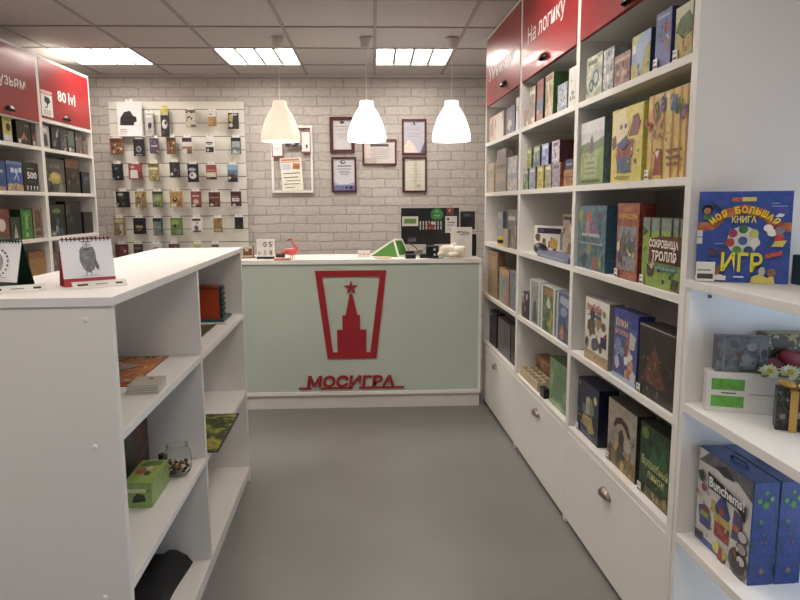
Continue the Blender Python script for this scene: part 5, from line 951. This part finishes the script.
# ------------------------------------------------------------------ on the counter
T = CZ
t = thing('photo_stand', 'small brown photo stand at the left end of the counter', 'photo stand', (-.915, 4.85, T), .1)
m = MB(); br = col('7a4634', .4); m.box(-.045, -.006, .01, .045, .006, .085, col('d9d2c6')); m.build('mount', t, smooth=False)
m = MB(); m.box(-.034, -.008, .02, .03, -.0061, .07, br); m.box(-.02, -.0085, .05, .005, -.008, .08, col('c9c0b0')); m.build('picture', t, smooth=False)
MB().box(-.055, -.03, 0, .055, .03, .01, col('8a7f72')).build('base', t, bevel=.001); MB().box(.034, -.0075, .0105, .044, .0065, .09, br).build('post', t)
t = thing('cube_calendar', 'white block calendar showing 05 on a black base', 'calendar', (-.775, 4.78, T), -.04)
MB().box(-.062, -.022, 0, .062, .022, .016, col('1a1a1b', .35)).build('base', t, bevel=.001)
m = MB()
for i in range(3):
    for j in range(2): m.box(-.0605 + .0405 * i, -.02, .0162 + .061 * j, -.0205 + .0405 * i, .02, .0767 + .061 * j, col('ebe8e2'))
m.build('blocks', t, bevel=.001, smooth=False); m = MB()
m.text('0', -.012, .085, .013, .121, -.0206, col('2a2a30')); m.text('5', .028, .085, .05, .121, -.0206, col('2a2a30'))
m.text('6', -.05, .03, -.034, .058, -.0206, col('8a8a80')); m.text('5', -.01, .028, .01, .06, -.0206, col('8f8f92')); m.text('8', .03, .028, .05, .062, -.0206, col('4a4a50')); m.build('digits', t, smooth=False)
o = MB().box(-.03, -.03, 0, .03, .03, .003, col('e3e0d8')).build('card_slip', None, (-.81, 4.70, T), .05); tag(o, 'plain white slip lying before the block calendar', 'card')
o = MB().box(-.058, -.035, 0, .058, .035, .014, col('e2a9a4')).box(-.054, -.036, .002, .05, -.0351, .012, col('c98a84')).build('pink_box', None, (-.64, 4.665, T), .03, bevel=.001); tag(o, 'flat pink packet lying before the flamingo', 'packet')
o = MB().ell((0, 0, .018), (.035, .02, .018), col('3a2e2c', .5)).ell((.022, 0, .03), (.012, .012, .012), col('4a3a36', .5)).ell((-.02, .004, .026), (.012, .01, .012), col('2a2322', .5)).build('dark_figurine', None, (-.672, 4.78, T)); tag(o, 'small dark lumpy figurine between block calendar and flamingo', 'figurine')
t = thing('flamingo_figurine', 'coral pink flamingo figurine on the counter', 'figurine', (-.595, 4.78, T), 0)
pk = col('e0615a', .4); m = MB()
m.ell((.0, 0, .048), (.048, .024, .026), pk, rot=Matrix.Rotation(.15, 3, 'Y')); m.ell((-.045, 0, .05), (.03, .012, .012), pk, rot=Matrix.Rotation(-.3, 3, 'Y'))
m.tube([(.03, 0, .055), (.046, 0, .075), (.03, 0, .095), (.012, 0, .11), (.014, 0, .128), (.008, 0, .136)], [.014, .011, .008, .007, .007, .008], pk); m.ell((.0, 0, .138), (.014, .009, .009), pk)
m.build('body', t, remesh=.003); MB().lathe([(.005, 0), (.004, .01), (.0005, .02)], col('1d1a1a'), seg=10).build('beak', t, (-.01, 0, .136), (0, -2.1, 0))
MB().tube([(.01, .008, .002), (.01, .008, .03)], .003, pk).tube([(-.004, -.008, .002), (-.002, -.008, .03)], .003, pk).build('legs', t); MB().cyl((0, 0, 0), .036, .003, col('e9d9d2')).build('base', t)
t = thing('business_card_rack', 'low white and red card rack in the middle of the counter', 'card rack', (-.075, 4.86, T), 0)
MB().box(-.045, -.02, 0, .045, .02, .01, col('e9e4dc')).box(-.045, .015, .01, .045, .02, .05, col('e9e4dc')).build('rack', t, bevel=.001)
for k in range(3):
    m = MB(); m.box(-.043 + .03 * k, -.012, .0102, -.016 + .03 * k, .008, .04, col('f0ebe6')); m.box(-.04 + .03 * k, -.0125, .018, -.02 + .03 * k, -.0121, .026, col('d8908a')); m.build('cards', t, smooth=False)
# green and white folded tent
t = thing('tent_display', 'green tent-shaped stand with white edges on the counter', 'display stand', (.1, 4.88, T), 0)
A, B_, Cc, T1, T2 = (-.125, .05, 0), (.075, -.07, 0), (.155, .08, 0), (.045, -.005, .118), (.105, .07, .118)
gr = col('4f8a34', .5)
m = MB(); m.add([A, B_, Cc, (.0, .12, 0), T1, T2], [(0, 1, 4), (1, 2, 5, 4), (0, 4, 5, 3), (3, 5, 2), (0, 3, 2, 1)], gr); m.build('fabric', t, smooth=False)
m = MB(); wh_ = col('e9e8e2', .5)
for a, b_ in ((A, T1), (B_, T1), (T1, T2), (B_, Cc), (Cc, T2), (A, (.0, .12, 0)), ((.0, .12, 0), T2)): m.tube([a[:2] + (a[2] + .006,), b_[:2] + (b_[2] + .002,)], .0075, wh_, 8)
m.build('edging', t)['label'] = 'white edging'
o = MB().lathe([(.001, 0), (.06, 0), (.064, .004), (.06, .009), (.001, .009)], col('c9b59a', .6), seg=30).build('tan_disc', None, (.06, 4.735, T)); tag(o, 'flat tan disc before the green tent stand', 'disc')
# monitor seen from behind
t = thing('monitor', 'black monitor seen from behind, covered with stickers', 'monitor', (.42, 5.0, T), 0)
BK = col('17181a', .4)
MB().box(-.217, -.02, .082, .217, .012, .352, BK).box(-.2, .012, .09, .2, .016, .344, col('101012', .15)).build('case', t, bevel=.003)
MB().box(-.03, -.014, .008, .03, .004, .09, BK).build('neck', t); MB().box(-.11, -.08, 0, .11, .06, .008, BK).build('foot', t, bevel=.002)
def sticker(x0, z0, x1, z1, c, shapes, label, circ=False, dy=0):
    m = MB(); paint(m, x1 - x0, z1 - z0, ([('e', .5, .5, .5, .5, c)] if circ else [('r', 0, 0, 1, 1, c)]) + shapes, y=-.0005); o = m.build('sticker', t, ((x0 + x1) / 2, -.02 - dy, z0), smooth=False); o['label'] = label
sticker(-.21, .218, -.09, .29, 'cfd3c4', [('r', .12, .25, .88, .75, '6f9a3c'), ('r', .2, .45, .8, .55, '5a8230')], 'white sticker with a green bar')
sticker(.003, .255, .098, .35, '2f8a3c', [('r', .25, .4, .75, .46, '9ac49a'), ('e', .5, .75, .06, .06, 'cfe3cf'), ('r', .3, .28, .7, .33, '7ab57a')], 'round green sticker', True)
sticker(-.082, .178, .102, .265, '1c1b1c', [('p', [(.02 + .12 * k, .15 + .02 * k % .1), (.07 + .12 * k, .15), (.07 + .12 * k, .85), (.02 + .12 * k, .9)], 'c9c4c0') for k in range(8)] + [('e', .45, .5, .14, .22, '8a2a30'), ('p', [(.3, .2), (.6, .2), (.66, .4), (.4, .45)], 'a83038'), ('e', .55, .7, .08, .12, 'd5cdc8'), ('r', .0, .45, 1, .5, '2a2628')], 'black, white and red striped sticker', dy=.0012)
sticker(.112, .165, .2, .29, 'd3cdc8', [('r', .15, .75, .35, .9, '4a4648'), ('r', .2, .6, .85, .65, '6a6668'), ('r', .2, .45, .7, .49, '8a8688'), ('e', .5, .2, .15, .1, 'a09a98')], 'white paper tag')
sticker(.125, .3, .175, .35, '8a4a34', [('e', .4, .6, .2, .2, 'c98a5f'), ('e', .65, .5, .12, .15, '3a2420')], 'small brown sticker', dy=.0012)
sticker(-.17, .1, -.105, .135, '4a4b4f', [('r', .1 + .3 * k, .1, .3 + .3 * k, .4 + .2 * k, '77787c') for k in range(3)], 'small grey sticker')
t = thing('customer_display', 'small black display standing right of the monitor', 'display', (.705, 5.0, T), -.03)
MB().box(-.055, -.012, .19, .055, .012, .325, col('1b1c20', .3)).build('case', t, (0, 0, 0), (-.08, 0, 0), bevel=.002); MB().cyl((0, .0, .008), .012, .2, BK).build('post', t); MB().cyl((0, 0, 0), .045, .008, BK).build('base', t)
m = MB(); m.box(-.03, -.0128, .285, .02, -.0122, .305, col('4a4d58')); m.build('label_plate', t, (0, 0, 0), (-.08, 0, 0))
o = gbox((.632, 4.79, T), .08, .152, .213, .035, 'd9d5cc', [bg('e9e6de'), ('p', [(.2, .85), (.42, .88), (.45, .84), (.3, .82)], '2a2826'), ('e', .5, .45, .22, .16, 'dcd8ce'), ('r', .3, .2, .7, .22, 'd0ccc2'), ('t', 'ZEN', .38, .74, .82, .86, '26241f', .0, .35)], 'white box with a black brush-lettered word on the counter', None, cat='box', name='product_box')
o = gbox((.725, 4.86, T), .05, .05, .16, .05, '141416', [bg('1a1a1c')], 'plain black box standing behind the white brush-lettered box', None, cat='box', name='product_box')
# white plush toy lying on its side
t = thing('plush_toy', 'white plush toy lying on the counter before the monitor', 'plush toy', (.552, 4.705, T), 0)
pw = col('ece2d0', .9); m = MB()
m.ell((-.035, 0, .05), (.062, .045, .045), pw); m.ell((.05, -.005, .045), (.048, .044, .043), pw); m.ell((-.08, -.03, .03), (.035, .02, .02), pw, rot=Matrix.Rotation(.6, 3, 'Z')); m.ell((-.085, .03, .045), (.034, .02, .02), pw)
m.ell((.0, -.05, .025), (.035, .02, .018), pw); m.ell((.01, .03, .085), (.03, .018, .018), pw, rot=Matrix.Rotation(-.5, 3, 'Y')); m.ell((.085, -.025, .07), (.014, .012, .016), pw); m.ell((.083, .028, .07), (.014, .012, .016), pw)
m.build('body', t, remesh=.005); m = MB(); m.ell((.09, -.02, .05), (.004, .004, .004), col('1c1a1a', .2)); m.ell((.092, .006, .05), (.004, .004, .004), col('1c1a1a', .2)); m.build('eyes', t)
t = thing('webcam', 'black boxy device with two white dots on the counter', 'device', (.413, 4.72, T), 0)
MB().box(-.044, -.03, 0, .044, .03, .088, col('121214', .35)).build('case', t, bevel=.006)
for z in (.025, .062): MB().cyl((.014, -.0305, z), .008, -.002, col('d8dade', .3), 16, 'y').build('lens', t)
MB().box(-.09, -.02, 0, -.0445, .02, .03, col('1b1b1e', .4)).build('side_unit', t, bevel=.003)
t = thing('card_reader', 'small black card reader with a grey top left of the boxy device', 'card reader', (.255, 4.70, T), .05)
MB().box(-.036, -.04, 0, .036, .04, .03, col('1a1b1e', .35)).build('case', t, bevel=.005); MB().box(-.026, -.028, .0301, .026, .02, .032, col('4a4e55', .3)).build('keypad', t); MB().box(-.03, .022, .0301, .03, .036, .05, col('24262a', .3)).build('screen', t)
o = MB().tube([(.25, 4.9, T + .1), (.3, 4.86, T + .07), (.33, 4.8, T + .03), (.37, 4.775, T + .005), (.46, 4.76, T + .004)], .0035, BK).tube([(.37, 4.685, T + .004), (.4, 4.65, T + .004), (.46, 4.64, T + .004), (.49, 4.68, T + .004)], .0035, BK).tube([(.28, 4.75, T + .004), (.3, 4.8, T + .02), (.34, 4.85, T + .05), (.36, 4.9, T + .03)], .0035, BK).build('cable', None); tag(o, 'loose black cables looping around the devices on the counter', 'cable')
o = MB().box(-.05, -.03, 0, .05, .03, .05, col('b9b4a8')).box(-.048, -.0305, .006, .048, -.03, .04, col('8a867c')).build('receipt_printer', None, (.31, 4.93, T), bevel=.003); tag(o, 'grey receipt printer half hidden under the monitor', 'printer')

# ------------------------------------------------------------------ camera, daylight, settings
F_, R_v, D_ = Vector((.0378563, .98889016, -.14374683)), Vector((.99921688, -.03911734, -.00595558)), Vector((-.01151241, -.1434088, -.98959657))
cam = bpy.data.cameras.new('camera'); co = bpy.data.objects.new('camera', cam); C.objects.link(co)
mt = Matrix((R_v, -D_, -F_)).transposed().to_4x4(); mt.translation = (0, 0, 1.46027); co.matrix_world = mt
cam.sensor_width = 36; cam.lens = 664.2248 * 36 / 800; cam.clip_start = .05
bpy.context.scene.camera = co
wd = bpy.data.worlds.new('daylight'); bpy.context.scene.world = wd; wd.use_nodes = True
bgd = wd.node_tree.nodes['Background']; bgd.inputs['Color'].default_value = (.6, .76, 1, 1); bgd.inputs['Strength'].default_value = 1.6
sc = bpy.context.scene
sc.view_settings.view_transform = 'Standard'; sc.view_settings.look = 'None'; sc.view_settings.gamma = 1; sc.view_settings.use_curve_mapping = False
sc.view_settings.exposure = .52
